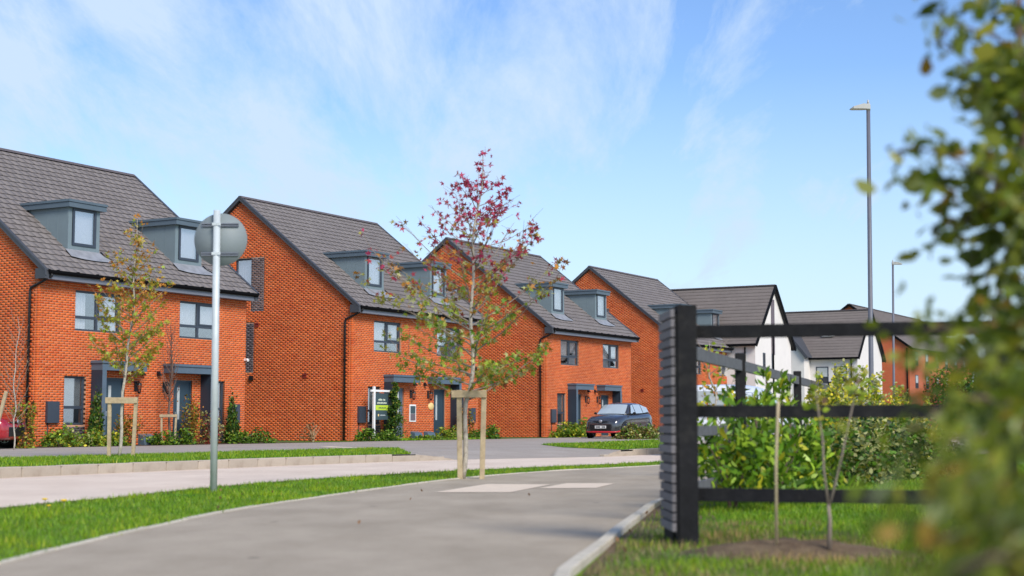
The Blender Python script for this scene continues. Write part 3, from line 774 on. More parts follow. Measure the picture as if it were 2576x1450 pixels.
        return b.mesh('gutter', M['gutter'])
    bm_obj('gutter', 'gutter', gut, rt)
    bm_obj('downpipe', 'pipe', lambda: MB().tube([(.10, -.42, 5.30), (.10, -.42, 5.17), (-.03, -.10, 4.98), (-.055, .30, 4.84), (-.055, .32, 4.70), (-.055, .32, .02)], .040, 10).box(-.10, -.0, .25, .39, 3.2, 3.24).box(-.10, -.0, .25, .39, 1.5, 1.54).mesh('downpipe', M['black']), rt)
    # openings
    for m in (False, True):
        x = HW - WIN[1] if m else WIN[0]; build_window(rt, x, WIN[2], 2.0, 1.27, 'four', curtain=curtains[1 if m else 0])
        x = HW - GWN[1] if m else GWN[0]; build_window(rt, x, GWN[2], .91, 1.51, 'tall')
        x = HW - DOR[1] if m else DOR[0]
        if show_door and not m:
            d = MB().box(0, .92, 0, .05, 0, 2.12).obj('door', M['fascia'], rt, (x, .08, .035))
            MB().box(.30, .50, -.012, 0, .75, 2.0).obj('lime_panel', M['lime'], d); MB().box(.535, .60, -.014, 0, .75, 2.0).obj('white_strip', M['white'], d)
            MB().box(.64, .9, -.010, 0, .1, 2.05).obj('door_panel', M['canopy'], d)
        else:
            d = bm_obj('door', 'door', lambda: MB().box(0, .92, 0, .05, 0, 2.12).box(0, .06, -.03, 0, 0, 2.12).box(.86, .92, -.03, 0, 0, 2.12).box(.06, .86, -.03, 0, 2.05, 2.12).mesh('door', M['door']), rt, (x, .08, .035))
            bm_obj('door_glass', 'dglass', lambda: MB().box(.26, .38, -.010, 0, .80, 1.88).mesh('door_glass', M['blind']), d)
            bm_obj('door_handle', 'dhandle', lambda: MB().box(.12, .15, -.06, 0, .90, 1.06).mesh('door_handle', M['steel']), d)
        bm_obj('canopy', ('canopy', m), lambda: canopy_mesh(m), rt); bm_obj('canopy_fin', ('fin', m), lambda: fin_mesh(m), rt); bm_obj('fin_lit_edge', ('fine', m), lambda: fin_edge_mesh(m), rt)
        bm_obj('wall_lantern', 'lantern', lantern_mesh, rt, (HW - 4.22 if m else 4.22, 0, 1.86))
        bm_obj('extractor_cowl', 'cowl', cowl_mesh, rt, (HW - 4.50 if m else 4.50, 0, 2.36))
        bm_obj('meter_box', ('meter', m), lambda: MB().box(0, .48, -.10, 0, 0, .66).mesh('meter_box', M['frame']), rt, (HW - .86 if m else .38, 0, .72))
        bm_obj('meter_cable', ('cab', m), lambda: MB().tube([(.08, -.03, 0), (.08, -.03, -.7)], .018, 6).mesh('meter_cable', M['black']), rt, (HW - .86 if m else .38, 0, .72))
    dormer(rt, 1.73); dormer(rt, HW - 1.73 - 1.37)
    # gable
    build_window(rt, 0, 0, .88, 1.40, 'one', rot=(0, 0, -math.pi / 2), loc=(.08, 6.05, 6.15))
    vm = pbr('red_vent', (.20, .02, .012), .6) if 'vent' not in MESH else None
    for (y, z) in ((4.83, 4.75), (2.34, 2.60)):
        me = cached('vent', lambda: MB().box(-.03, 0, -.09, .09, -.09, .09).box(-.05, -.03, -.09, .09, .03, .09).mesh('air_vent', vm)); link('air_vent', me, rt, (0, y, z))
    me = cached('vent2', lambda: MB().box(-.10, 0, -.08, .08, -.09, .09).mesh('boiler_vent', M['black'])); link('boiler_vent', me, rt, (0, 5.06, 2.56))
    return rt
H1 = build_pair(-1, 'nearest orange brick house pair, cut by the left edge, behind the round road sign', 300, ('sides', 'nets'))
H2 = build_pair(0, 'second orange brick house pair, with the slate sign board and spiral topiary before its door', 300, ('half', 'sides'), show_door=True)
H3 = build_pair(1, 'third orange brick house pair, with the black hatchback parked before it', 0, ('half', 'half'))
H4 = build_pair(2, 'fourth orange brick house pair, farthest of the row, half hidden behind the grey slatted post', 0, ('sides', 'nets'))
# extras on single houses
b = MB(); b.box(-.05, .05, -.09, 0, -.06, .06); b.tube([(0, -.09, .05), (0, -.09, .20)], .045, 10); b.tube([(0, -.09, -.05), (0, -.09, -.20)], .045, 10)
b.obj('up_down_light', M['black'], H2, (HW - .32, 0, 3.05))
b = MB(); b.box(-.04, .04, -.10, 0, -.04, .04); b.tube([(0, -.10, 0), (-.02, -.18, -.03)], .05, 10)
b.obj('security_camera', M['white'], H1, (HW - .06, 0, 2.98))
pf = MB().box(-.24, .24, -.03, 0, -.36, .36).obj('poster_frame', M['white'], H2, (4.36, 0, 1.12))
MB().box(-.19, .19, -.036, -.031, -.02, .30).obj('poster_sheet', M['sign_dark'], pf); MB().box(-.19, .19, -.036, -.031, -.31, -.03).obj('poster_sheet', M['clad'], pf)
b = MB(); b.lathe([(0, .035), (.20, .035), (.22, .02), (.22, 0)], 20, Matrix.Rotation(math.pi / 2, 4, 'X') @ Matrix.Scale(.72, 4, (0, 1, 0)))
b.obj('oval_plaque', M['cream'], H2, (5.80, 0, 1.42))

# ------------------------------------------------------------------ farther houses
def simple_house(name, org, ang, L, Wd, eave, ridge, wallmat, label, catg='house', over=.2, group=None):
    rt = empty(name, org, ang, label, catg, group); sl = (ridge - eave) / (Wd / 2)
    b = MB(); b.box(0, L, 0, Wd, 0, eave - .05)
    for X in (0, L): b.poly([(X, 0, eave - .05), (X, Wd, eave - .05), (X, Wd / 2, ridge - .1)])
    b.quad((0, 0, eave - .05), (L, 0, eave - .05), (L, Wd / 2, ridge - .1), (0, Wd / 2, ridge - .1)); b.quad((0, Wd, eave - .05), (0, Wd / 2, ridge - .1), (L, Wd / 2, ridge - .1), (L, Wd, eave - .05))
    b.obj('wall', wallmat, rt)
    b = MB(); o = over; e0 = eave - sl * .3
    for a, c in ((-.3, Wd / 2), (Wd + .3, Wd / 2)):
        za = eave + sl * min(a, Wd - a); zc = eave + sl * min(c, Wd - c)
        b.quad((-o, a, za), (L + o, a, za), (L + o, c, zc), (-o, c, zc)); b.quad((-o, a, za - .12), (-o, c, zc - .12), (L + o, c, zc - .12), (L + o, a, za - .12))
    rf = b.obj('roof', M['deck'], rt)
    b = MB()
    for X in (-o - .02, L + o + .02):
        for f in (lambda y: y, lambda y: Wd - y): b.bar((X, f(-.36), eave - sl * .36 - .02), (X, f(Wd / 2), ridge - .02), .06, .22)
    b.box(-o, L + o, -.42, -.30, eave - sl * .3 - .10, eave - sl * .3 + .03)
    b.obj('verge_trim', M['gutter'], rf)
    global SL
    tl = []; n = int((Wd / 2 + .3) * math.hypot(1, sl) / .30); gy = (Wd / 2 + .3) / n; w = .42
    for r in range(n):
        x = -o - (w / 2 if r % 2 else 0)
        while x < L + o:
            tl.append((max(x, -o), min(x + w, L + o), -.34 + r * gy, -.34 + (r + 1) * gy + .05)); x += w
    v1 = tiles_verts(tl, eave, sl, sides=False); v2 = tiles_verts(tl, eave, sl, mirror=Wd, sides=False)
    tag(link('roof_tiles', flat_mesh('roof_tiles', *cat([v1, v2]), M['tile_far']), rt), kind='stuff')
    MB().box(-o, L + o, Wd / 2 - .14, Wd / 2 + .14, ridge, ridge + .07).obj('ridge_tiles', M['ridge'], rf)
    return rt
def far_win(rt, face, a, z, w, h, L=0, Wd=0, blind=True, name='window'):
    """face 'side': wall y=0 (a along x); 'end': wall x=L (a along y)"""
    me = MB(); f = .07
    me.box(0, w, -.03, .03, 0, f); me.box(0, w, -.03, .03, h - f, h); me.box(0, f, -.03, .03, f, h - f); me.box(w - f, w, -.03, .03, f, h - f); me.box(f, w - f, -.028, .028, h * .38 - .03, h * .38 + .03)
    o = me.obj(name, M['frame'], rt)
    if face == 'side': o.location = (a, 0, z)
    else: o.location = (L, a, z); o.rotation_euler = (0, 0, math.pi / 2)
    MB().box(f, w - f, -.012, -.006, f, h * .38 - .03).obj('pane', M['inside'], o); MB().box(f, w - f, -.012, -.006, h * .38 + .03, h - f).obj('pane', M['blind'] if blind else M['inside'], o)
    return o
AN = UA - math.pi / 2                           # local x points towards the street
PA = Vector((16.8, 97, 0)); LA = 13.0
HA = simple_house('rendered_house', PA - N * LA - U * 3.35, AN, LA, 6.7, 5.9, 9.5, M['render'], 'white rendered house with a steep gable and a mauve strip up its middle', group='white rendered houses')
MB().box(0, .03, 2.95, 3.55, 5.05, 8.6).obj('cladding_strip', M['clad'], HA, (LA, 0, 0))
MB().box(0, .06, 3.10, 3.22, 0, 6.9).obj('downpipe', M['gutter'], HA, (LA + .03, 0, 0))
for a in (1.35, 2.95): far_win(HA, 'end', a, 4.05, .42, 1.05, LA, blind=False)
far_win(HA, 'side', LA - 3.0, 3.9, 1.0, 1.5, blind=False); far_win(HA, 'side', LA - 6.5, 3.9, 1.2, 1.3); far_win(HA, 'side', LA - 3.0, .9, 1.2, 1.3)
MB().tube([(LA - .65, -.08, 5.4), (LA - .65, -.08, 0)], .05, 6).obj('downpipe', M['gutter'], HA)
PC = Vector((27.0, 114, 0)); LC = 18.0
HC = simple_house('rendered_house', PC - N * LC - U * 3.2, AN, LC, 6.4, 5.8, 9.2, M['render'], 'white rendered house with a front wing and a long roof, behind the steep gabled one', group='white rendered houses')
far_win(HC, 'side', LC - 3.15, 3.6, .95, 1.25); far_win(HC, 'side', LC - 1.75, 3.6, .95, 1.25); far_win(HC, 'side', LC - 3.15, .9, .95, 1.25)
MB().tube([(LC - .45, -.08, 5.4), (LC - .45, -.08, 0)], .05, 6).obj('downpipe', M['gutter'], HC)
MB().box(LC - 3.0, LC - 2.1, 1.05, 1.5, 7.15, 7.35).obj('roof_window', M['white'], HC)
wg = MB().box(LC - 7.2, LC - 3.6, -1.4, 0, 0, 5.8).poly([(LC - 7.2, -1.4, 5.8), (LC - 3.6, -1.4, 5.8), (LC - 5.4, -1.4, 8.0)]).obj('wing', M['render'], HC)
b = MB()
for s in (1, -1): b.quad((LC - 5.4, -1.6, 8.1), (LC - 5.4 + s * 2.1, -1.6, 5.5), (LC - 5.4 + s * 2.1, 2.0, 5.5), (LC - 5.4, 2.0, 8.1)); b.bar((LC - 5.4, -1.62, 8.05), (LC - 5.4 + s * 2.1, -1.62, 5.45), .06, .22)
b.obj('wing_roof', M['verge'], wg)
o = far_win(HC, 'side', LC - 5.9, 3.5, .8, 2.3); o.location.y = -1.4
MB().box(LC - 5.1, LC - 4.6, -1.43, -1.4, 3.5, 5.8).obj('cladding_strip', M['clad'], HC)
# big orange building behind
CD = Vector((38.0, 144.5, 0))
HDd = simple_house('brick_apartment_block', CD, UA, 26, 11.5, 8.0, 12.2, M['brick_side'], 'tall orange brick block behind the white houses, half covered by leaves', 'building')
MB().tube([(-.06, .2, 7.8), (-.06, .2, 0)], .07, 6).obj('downpipe', M['gutter'], HDd)
for i in range(6):
    for z in (1.0, 4.0, 6.2)[:3]: far_win(HDd, 'side', 2.0 + i * 4.0, z, 1.1, 1.3)
HE = simple_house('rendered_house', (36.5, 98, 0), AN, 12, 8, 5.6, 8.2, M['render'], 'small piece of a white house at the right edge, seen through leaves', group='white rendered houses')
far_win(HE, 'side', 1.3, 3.2, 1.4, 1.2); far_win(HE, 'side', 4.3, 3.2, 1.4, 1.2); MB().box(2.0, 4.2, -.04, 0, 0, 2.6).obj('cladding_strip', pbr('maroon_cladding', (.13, .04, .035), .7), HE)

# ------------------------------------------------------------------ street furniture
def world_obj(b, name, mat, label, cat, **k):
    """join builder coordinates given in world space about a base point"""
    o = b.obj(name, mat); tag(o, label, cat); return o
# round sign seen from behind
bx, by = gp(537, 1240); top = dp(546, 530, by)
sg = empty('road_sign', (bx, by, 0), 0, 'round road sign seen from behind on a tall galvanised pole in the near verge', 'road sign')
H_ = top.z; tx = top.x - bx
MB().tube([(0, 0, -.1), (tx, 0, H_)], .038, 18).obj('pole', M['galv'], sg)
dz = dp(555, 602, by).z; rr = 67.5 / 3815 * by
b = MB(); Mx = Matrix.Translation((tx * .9 + .035, -.075 + .12, dz)) @ Matrix.Rotation(math.pi / 2, 4, 'X')
b.lathe([(0, 0), (rr, 0), (rr, -.012), (0, -.012)], 48, Mx)
pl = b.obj('sign_plate', M['signback'], sg)
for zz in (dz + .16, dz - .16):
    b = MB(); b.box(tx * .9 - .17, tx * .9 + .23, .025, .043, zz - .018, zz - .006); b.box(tx * .9 - .17, tx * .9 + .23, .025, .043, zz + .006, zz + .018); b.obj('channel', M['fascia'], sg)
    b = MB(); b.tube([(tx * .9 + .0, -.044, zz), (tx * .9 + .0, .03, zz)], .006, 6); b.box(tx * .9 - .045, tx * .9 + .05, -.042, -.036, zz - .015, zz + .015); b.obj('clamp', M['galv'], sg)
# lamp posts
def lamp_post(px, d, ytop, ybot, side, label, lean):
    t = dp(px, ytop, d); X = dp(px + lean, 1060, d).x
    rt = empty('lamp_post', (X, d, 0), 0, label, 'lamp post', 'street lamps')
    MB().tube([(0, 0, 0), (0, 0, 1.6)], [.085, .085], 14).obj('base', M['lamp'], rt)
    MB().tube([(0, 0, 1.6), (0, 0, 1.75), (t.x - X, 0, t.z - .05)], [.084, .058, .045], 14).obj('column', M['lamp'], rt)
    b = MB(); x = t.x - X; z = t.z
    b.tube([(x, 0, z - .10), (x, 0, z + .06)], .05, 10)
    pts = [(x - side * .04, z + .02, .06), (x + side * .12, z + .05, .11), (x + side * .36, z - .02, .12), (x + side * .42, z - .06, .06)]
    for (a, za, wa), (c, zc, wc) in zip(pts[:-1], pts[1:]):
        b.quad((a, -wa, za), (c, -wc, zc), (c, wc, zc), (a, wa, za)); b.quad((a, -wa, z - .07), (a, wa, z - .07), (c, wc, z - .07), (c, -wc, z - .07))
        b.quad((a, -wa, z - .07), (c, -wc, z - .07), (c, -wc, zc), (a, -wa, za)); b.quad((a, wa, z - .07), (a, wa, za), (c, wc, zc), (c, wc, z - .07))
    b.tube([(x, 0, z + .05), (x, 0, z + .15)], [.03, .02], 8)
    b.obj('lamp_head', M['lamp_head'], rt)
    return rt
lamp_post(2184, 34.4, 268, 1140, -1, 'tall grey street lamp, nearer of the two, its head to the left', 10)
lamp_post(2246, 68.0, 662, 1100, 1, 'farther grey street lamp, much shorter in view, its head to the right', 4)

# ------------------------------------------------------------------ fences
FP = Vector((0, 0, 0)); cx0, cy0 = gp(1727, 1368)
cy0 = 9.15; cx0 = (1727 - 1288) / 3815 * cy0
fr = empty('post_and_rail_fence', (cx0, cy0, 0), 0, 'near black timber fence of three rails running right from the slatted post', 'fence', 'garden fences')
def fence_run(root, pts, posts, w_post, rails, mat_p, mat_r, th=.035, tops=1.40):
    for (x, y) in posts:
        MB().box(-w_post / 2, w_post / 2, -w_post / 2, w_post / 2, -.05, tops).obj('post', mat_p, root, (x, y, 0), (0, 0, R.uniform(-.05, .05)), bevel=.008)
    for z0, z1 in rails:
        for a, c in zip(pts[:-1], pts[1:]):
            d = Vector((c[0] - a[0], c[1] - a[1], 0)); L = d.length
            b = MB(); n = 8
            for k in range(n):
                x0, x1 = L * k / n, L * (k + 1) / n
            b.box(0, L - .004, -th / 2, th / 2, z0, z1)
            b.box(.03, .045, -th / 2 - .004, -th / 2, z0 + .02, z0 + .03); b.box(.03, .045, -th / 2 - .004, -th / 2, z1 - .03, z1 - .02)
            b.obj('rail', mat_r, root, (a[0], a[1], 0), (0, 0, math.atan2(d.y, d.x)), bevel=.004)
near_dir = Vector((1.06, -.26, 0)).normalized()
P = [(0.07, .02), (near_dir.x * 1.9, near_dir.y * 1.9), (near_dir.x * 3.8, near_dir.y * 3.8)]
fence_run(fr, P, [(near_dir.x * 1.86, near_dir.y * 1.86 + .09), (near_dir.x * 3.75, near_dir.y * 3.75 + .09)], .10, ((.275, .355), (.775, .85), (1.255, 1.335)), M['fence'], M['fence'])
# the end post with slats on its flank
ep = empty('slatted_post', (cx0, cy0, 0), rad(2), 'thick black fence post with a stack of grey horizontal slats on its left flank', 'post')
MB().box(-.060, .060, -.06, .10, -.05, 1.455).obj('post', M['fence'], ep, bevel=.006)
MB().box(-.075, .045, .101, .50, -.05, 1.40).obj('rear_post', M['fence'], ep, bevel=.006)
z = .10; k = 0
while z < 1.40:
    h = .0475 + R.uniform(-.002, .002); sh = -.02 if R.random() < .85 else .035
    d1 = .50 + R.uniform(-.03, .03)
    MB().box(-.098 + R.uniform(-.003, .003), -.0755, -.055 , d1, 0, h).obj('slat', M['slat'], ep, (0, 0, z), (0, 0, R.uniform(-.006, .006)))
    z += h + .0105; k += 1
MB().box(-.0754, -.0605, -.05, .10, .08, 1.40).obj('batten', M['fence'], ep)
# receding weathered run
def rp(d): return (1.52 + .2943 * (d - 12.1), d)
p0 = rp(10.9)
f2 = empty('post_and_rail_fence', (p0[0], p0[1], 0), 0, 'weathered grey rail fence running away from the slatted post behind the laurels', 'fence', 'garden fences')
stt = [11.2, 14.2, 19.3, 24.4]
pts = [(rp(d)[0] - p0[0], rp(d)[1] - p0[1]) for d in stt]
fence_run(f2, pts, [(p[0] + .02, p[1] + .10) for p in pts], .09, ((.21, .29), (.64, .72), (1.23, 1.33)), M['fence'], M['fence_grey'], tops=1.40)
# garden canes and stakes
def stake_frame(org, w, h, thick, label, rot=0, cross=.10, overhang=.08, t2=None):
    rt = empty('tree_stake_frame', org, rot, label, 'tree stakes', 'timber frames round young trees')
    b1 = MB(); b1.bar((-w / 2 + R.uniform(0, .02), 0, -.05), (-w / 2, 0, h), thick, thick); b1.obj('stake', M['wood'], rt, bevel=.006)
    b1 = MB(); b1.bar((w / 2 - .08 * w, 0, -.05), (w / 2, 0, h), thick, thick); b1.obj('stake', M['wood'], rt, bevel=.006)
    MB().box(-w / 2 - overhang, w / 2 + thick / 2, -thick / 2 - .03, -thick / 2 - .002, h - cross - .01, h - .005).obj('crossbar', M['wood'], rt, bevel=.004)
    return rt

# ------------------------------------------------------------------ plants
def leaf_quads(P, S, C, shape='oval', up=None, fold=.25, seed=1, droop=0.0):
    """P (n,3) leaf bases, S sizes, C (n,3) colours -> one mesh of small leaves"""
    rg = np.random.default_rng(seed); n = len(P); P = np.asarray(P, float); S = np.asarray(S, float)
    d = rg.normal(size=(n, 3)); d[:, 2] = d[:, 2] * .6 + droop
    if up is not None: d = d * .55 + np.asarray(up)
    d /= np.linalg.norm(d, axis=1)[:, None]
    r = rg.normal(size=(n, 3)); s = np.cross(d, r); s /= np.linalg.norm(s, axis=1)[:, None]; nn = np.cross(s, d)
    if shape == 'oval': pr = [(0, 0, 0), (.32, .30, fold * .3), (.68, .27, fold * .25), (1, 0, -.08), (.68, -.27, fold * .25), (.32, -.30, fold * .3)]
    elif shape == 'blade': pr = [(0, .03, 0), (.5, .10, .05), (1, 0, -.1), (.5, -.10, .05)]
    elif shape == 'laurel': pr = [(0, 0, 0), (.3, .17, .06), (.7, .18, .05), (1, 0, -.1), (.7, -.18, .05), (.3, -.17, .06)]
    elif shape == 'star':
        pr = []
        for k, (a, rr) in enumerate([(-2.2, .42), (-1.75, .2), (-1.15, .55), (-.6, .22), (0, .62), (.6, .22), (1.15, .55), (1.75, .2), (2.2, .42), (math.pi, .12)]): pr.append((.4 + rr * math.cos(a), rr * math.sin(a) * .95, .10 * rr * (1 if k % 2 == 0 else -1) ))
    K = len(pr); V = np.zeros((n, K, 3))
    for i, (a, b, c) in enumerate(pr): V[:, i] = P + S[:, None] * (d * a + s * b + nn * c)
    Fc = np.arange(n * K).reshape(n, K); cols = np.repeat(np.clip(C, 0, 1), K, axis=0)
    return V.reshape(-1, 3), Fc, cols
def jitter(c, n, amt=.25, seed=0, hue=.12):
    rg = np.random.default_rng(seed); k = rg.uniform(1 - amt, 1 + amt, (n, 1)); return np.asarray(c)[None] * k * rg.uniform(1 - hue, 1 + hue, (n, 3))
def pick(cols, w, n, seed=0, amt=.25):
    rg = np.random.default_rng(seed); w = np.array(w, float); w /= w.sum(); i = rg.choice(len(cols), n, p=w)
    return np.array(cols)[i] * rg.uniform(1 - amt, 1 + amt, (n, 1))
def foliage(name, parent, P, S, C, mat=None, shape='oval', up=None, seed=1, droop=0.0):
    v, f, c = leaf_quads(P, S, C, shape, up, seed=seed, droop=droop)
    o = link(name, flat_mesh(name, v, f, mat or M['leaf'], c), parent); tag(o, kind='stuff'); return o

GREEN = (.115, .24, .020); LIME = (.28, .37, .03); OLIVE = (.27, .25, .03); ORANGE = (.46, .20, .03); RED = (.30, .045, .03); MAG = (.40, .035, .10); CRIM = (.36, .04, .06); DKG = (.035, .085, .015); BRN = (.15, .08, .03); PALE = (.44, .45, .17); YEL = (.76, .66, .05)
def sapling(org, label, H, r0, crown0, env, nb, nleaf, colf, leafsize, lean=(0, 0), shape='star', seed=3, singles=0, bark=None, nleaf_twig=True, name='young_tree', ascend=(.6, 1.1)):
    """a leader with ascending branches; env(t) = crown radius at share t of the crown's height"""
    rg = random.Random(seed); rt = empty(name, org, 0, label, 'tree', 'young street trees'); bark = bark or M['bark']
    pts = []; rs = []; n = 26
    for i in range(n + 1):
        t = i / n; z = H * t
        pts.append(Vector((lean[0] * t + .035 * math.sin(t * 9 + seed) * (t > .25) + .02 * math.sin(t * 23), lean[1] * t + .03 * math.cos(t * 8), z))); rs.append(r0 * (1 - t) ** .8 * .92 + .004)
    MB().tube(pts, rs, 10).obj('trunk', bark, rt)
    def at(t): i = min(n - 1, int(t * n)); f = t * n - i; return pts[i].lerp(pts[i + 1], f)
    bb = MB(); LP = []; 
    for k in range(nb):
        ct = (k + rg.random() * .8) / nb; t0 = crown0 + (1 - crown0) * ct * .94
        base = at(max(.02, t0 - .06)); az = k * 2.4 + rg.uniform(-.5, .5); L = env(ct) * rg.uniform(.75, 1.12)
        el = rg.uniform(*ascend) * .55 + (ascend[0] + (ascend[1] - ascend[0]) * ct) * .45; P_ = [base]; p = base.copy(); steps = 7
        for s in range(steps):
            el2 = el * (0.75 + .45 * s / steps); dirv = Vector((math.cos(az) * math.cos(el2), math.sin(az) * math.cos(el2), math.sin(el2)))
            p = p + dirv * (L / math.cos(el) / steps) * 0.85 + Vector((rg.uniform(-1, 1), rg.uniform(-1, 1), rg.uniform(-1, 1))) * .014; az += rg.uniform(-.12, .12)
            P_.append(p.copy())
        rb = max(.004, r0 * .34 * (1 - ct * .6)); bb.tube(P_, [rb * (1 - i / (steps + 1)) + .0018 for i in range(steps + 1)], 5, cap=False)
        for s in range(2, steps + 1):
            if rg.random() < .75:
                q = P_[s]; a2 = az + rg.uniform(-1.3, 1.3); l2 = L * rg.uniform(.12, .34)
                e = q + Vector((math.cos(a2) * .8, math.sin(a2) * .8, rg.uniform(.1, .9))) * l2
                bb.tube([q, q.lerp(e, .5) + Vector((0, 0, .01)), e], [.003, .0024, .0015], 4, cap=False)
                for _ in range(3): LP.append(q.lerp(e, rg.uniform(.3, 1.05)))
            LP.append(P_[s].copy()); LP.append(P_[s].lerp(P_[s - 1], rg.random()))
    for t_ in (.90, .925, .95, .965, .98, .99, 1.0): LP += [at(t_ * .999) + Vector((rg.uniform(-.06, .06), rg.uniform(-.06, .06), 0)) for _ in range(8)]
    bb.obj('branches', bark if bark is M['bark_dark'] else M['twig'], rt)
    if nleaf:
        zmax = max(q.z for q in LP); LP = [q for q in LP if rg.random() < max(.14, 1.08 - 1.05 * max(0.0, (q.z - H * crown0) / (zmax - H * crown0)))]
        sel = [LP[rg.randrange(len(LP))] + Vector((rg.gauss(0, .028), rg.gauss(0, .028), rg.gauss(0, .028))) for _ in range(nleaf)]
        sel.sort(key=lambda q: q.y)
        arr = np.array([tuple(q) for q in sel]); zt = np.clip((arr[:, 2] - H * crown0) / (H * (1 - crown0)), 0, 1)
        C = np.array([colf(z, rg) for z in zt]); S = np.array([leafsize * rg.uniform(.7, 1.25) for _ in sel])
        v, f, c = leaf_quads(arr, S, C, shape, seed=seed, droop=-.25)
        ns = min(singles, len(sel)); K = f.shape[1]
        if ns:
            for i in range(ns):
                vi = v[i * K:(i + 1) * K] - arr[i]; me = flat_mesh('leaf', vi, np.arange(K)[None], M['leaf'], c[i * K:(i + 1) * K]); link('leaf', me, rt, arr[i])
        if len(sel) > ns:
            v2, f2_, c2 = v[ns * K:], f[:len(f) - ns], c[ns * K:]
            tag(link('foliage', flat_mesh('foliage', v2, f2_, M['leaf'], c2), rt), kind='stuff')
    return rt
# main maple with magenta top
mx_, my_ = gp(1164, 1206); sc_ = 3815 / my_
def col_main(z, rg):
    if z > .60 + rg.uniform(-.2, .16): c = MAG if rg.random() < .6 else CRIM
    elif z > .36 + rg.uniform(-.12, .12): c = rg.choice([ORANGE, RED, OLIVE, BRN, OLIVE, ORANGE, PALE])
    else: c = rg.choice([GREEN, LIME, OLIVE, GREEN, LIME, OLIVE, ORANGE, PALE])
    k = rg.uniform(.8, 1.45); return [x * k for x in c]
def env_main(t): return 1.45 * (.78 + t) if t < .25 else (1.42 * max(0.0, 1 - (t - .25) / .80) ** .9 + .16)
T2 = sapling((mx_, my_, 0), 'staked young maple in the near verge, magenta leaves at its top and green below', 4.38, .034, .29, env_main, 62, 3100, col_main, .088, (.24, 0), seed=5, singles=300, ascend=(.15, 1.05))
stake_frame((mx_ + .115, my_ - .03, 0), .33, 1.17, .068, 'pale timber frame of two stakes round the magenta topped maple', 0, .09, .10)
# olive tree in the far verge
ox, oy = gp(298, 1152)
def col_ol(z, rg): c = rg.choice([OLIVE, ORANGE, ORANGE, ORANGE, LIME, (.46, .36, .04)]) if z > .45 else rg.choice([(.40, .36, .04), LIME, OLIVE, ORANGE, (.34, .33, .04)]); k = rg.uniform(.8, 1.35); return [x * k for x in c]
def env_ol(t): return .95 * (1 - .5 * abs(t - .2)) if t < .35 else .88 * (1 - (t - .35) / .75) + .08
T1 = sapling((ox, oy, 0), 'staked young tree with olive and rust leaves before the nearest house', 5.1, .036, .36, env_ol, 48, 2000, col_ol, .105, (.33, 0), seed=9, singles=200, ascend=(.5, 1.15))
stake_frame((ox + .08, oy - .05, 0), .56, 1.27, .072, 'pale timber frame round the olive leaved tree in the far verge', 0, .12, .08)
# bare multi-stem tree by the door of the first house
q = fac(-PER + 5.05, .75)
T3 = sapling((q[0], q[1], 0), 'bare twiggy dark tree in the bed between the two doors of the nearest house', 4.0, .05, .38, lambda t: .34 * (1 - t * .4), 40, 60, lambda z, rg: [.16, .07, .04], .05, (0, 0), shape='oval', seed=21, bark=M['bark_dark'], ascend=(1.1, 1.4))
stake_frame((q[0] + .02, q[1] - .2, 0), .48, 1.0, .06, 'short timber frame round the bare twiggy tree', 0, .08, .06)
q = fac(-PER - 2.2, .4)
sapling((dp(35, 1100, 41).x, 41.0, 0), 'thin bare tree beside the red car before the nearest gable', 3.6, .02, .2, lambda t: .5 * (1 - t * .5), 34, 160, lambda z, rg: [.36 * rg.uniform(.7, 1.2), .20, .09], .045, (0, 0), shape='oval', seed=31, ascend=(.9, 1.3))
q4 = dp(1800, 1040, 20.5)
sapling((q4.x, q4.y, 0), 'small tree with yellow green leaves just behind the near fence', 1.85, .014, .3, lambda t: .30, 18, 190, lambda z, rg: [v * rg.uniform(.8, 1.3) for v in rg.choice([LIME, YEL, OLIVE, ORANGE])], .07, (-.05, 0), shape='oval', seed=41)

def shrub(name, org, label, rx, ry, h, n, size, cols, w, mat=None, shape='oval', seed=1, stems=5, cat='shrub', group='garden shrubs', profile='dome', up=None, z0=0.0, stemmat=None):
    if org[1] > 38: size *= 1.5; n = int(n * 1.7)
    rg = np.random.default_rng(seed); rt = empty(name, org, 0, label, cat, group)
    b = MB(); rr = random.Random(seed); tips = []
    for i in range(stems):
        a = rr.uniform(0, 6.28); l = rr.uniform(.3, .95); zt = h * rr.uniform(.65, 1.0)
        e = Vector((rx * l * math.cos(a), ry * l * math.sin(a), zt)); m_ = Vector((e.x * .35, e.y * .35, zt * .5))
        b.tube([(e.x * .08, e.y * .08, 0), m_, e], [.012, .008, .003], 5, cap=False); tips.append((m_, e))
    b.obj('stems', stemmat or M['bark_dark'], rt)
    # clumps: leaves gather round a few dozen centres so gaps and lumps show
    nc = max(6, n // 28); cc = []
    while len(cc) < nc:
        u_ = rg.uniform(-1, 1, 3); u_[2] = abs(u_[2])
        if profile == 'dome' and not (.35 < np.linalg.norm(u_) < 1.05): continue
        if profile == 'cone' and math.hypot(u_[0], u_[1]) > (1 - u_[2]) * .95 + .1: continue
        if profile == 'column' and math.hypot(u_[0], u_[1]) > 1: continue
        cc.append(u_)
    cc = np.array(cc); idx = rg.integers(0, nc, n); sp = .16 if profile != 'cone' else .10
    Pn = cc[idx] + rg.normal(0, sp, (n, 3)); Pn[:, 2] = np.clip(Pn[:, 2], z0, 1.15)
    P_ = Pn * np.array([rx, ry, h]); P_[:, 2] = np.maximum(P_[:, 2], .03)
    C = pick(cols, w, n, seed); shade = rg.uniform(.7, 1.15, nc)[idx][:, None]
    foliage('foliage', rt, P_, size * rg.uniform(.7, 1.25, n), C * shade, mat, shape, up, seed)
    return rt
def at_fac(i, s, q): v = fac(PER * i + s, q); return (v[0], v[1], 0)
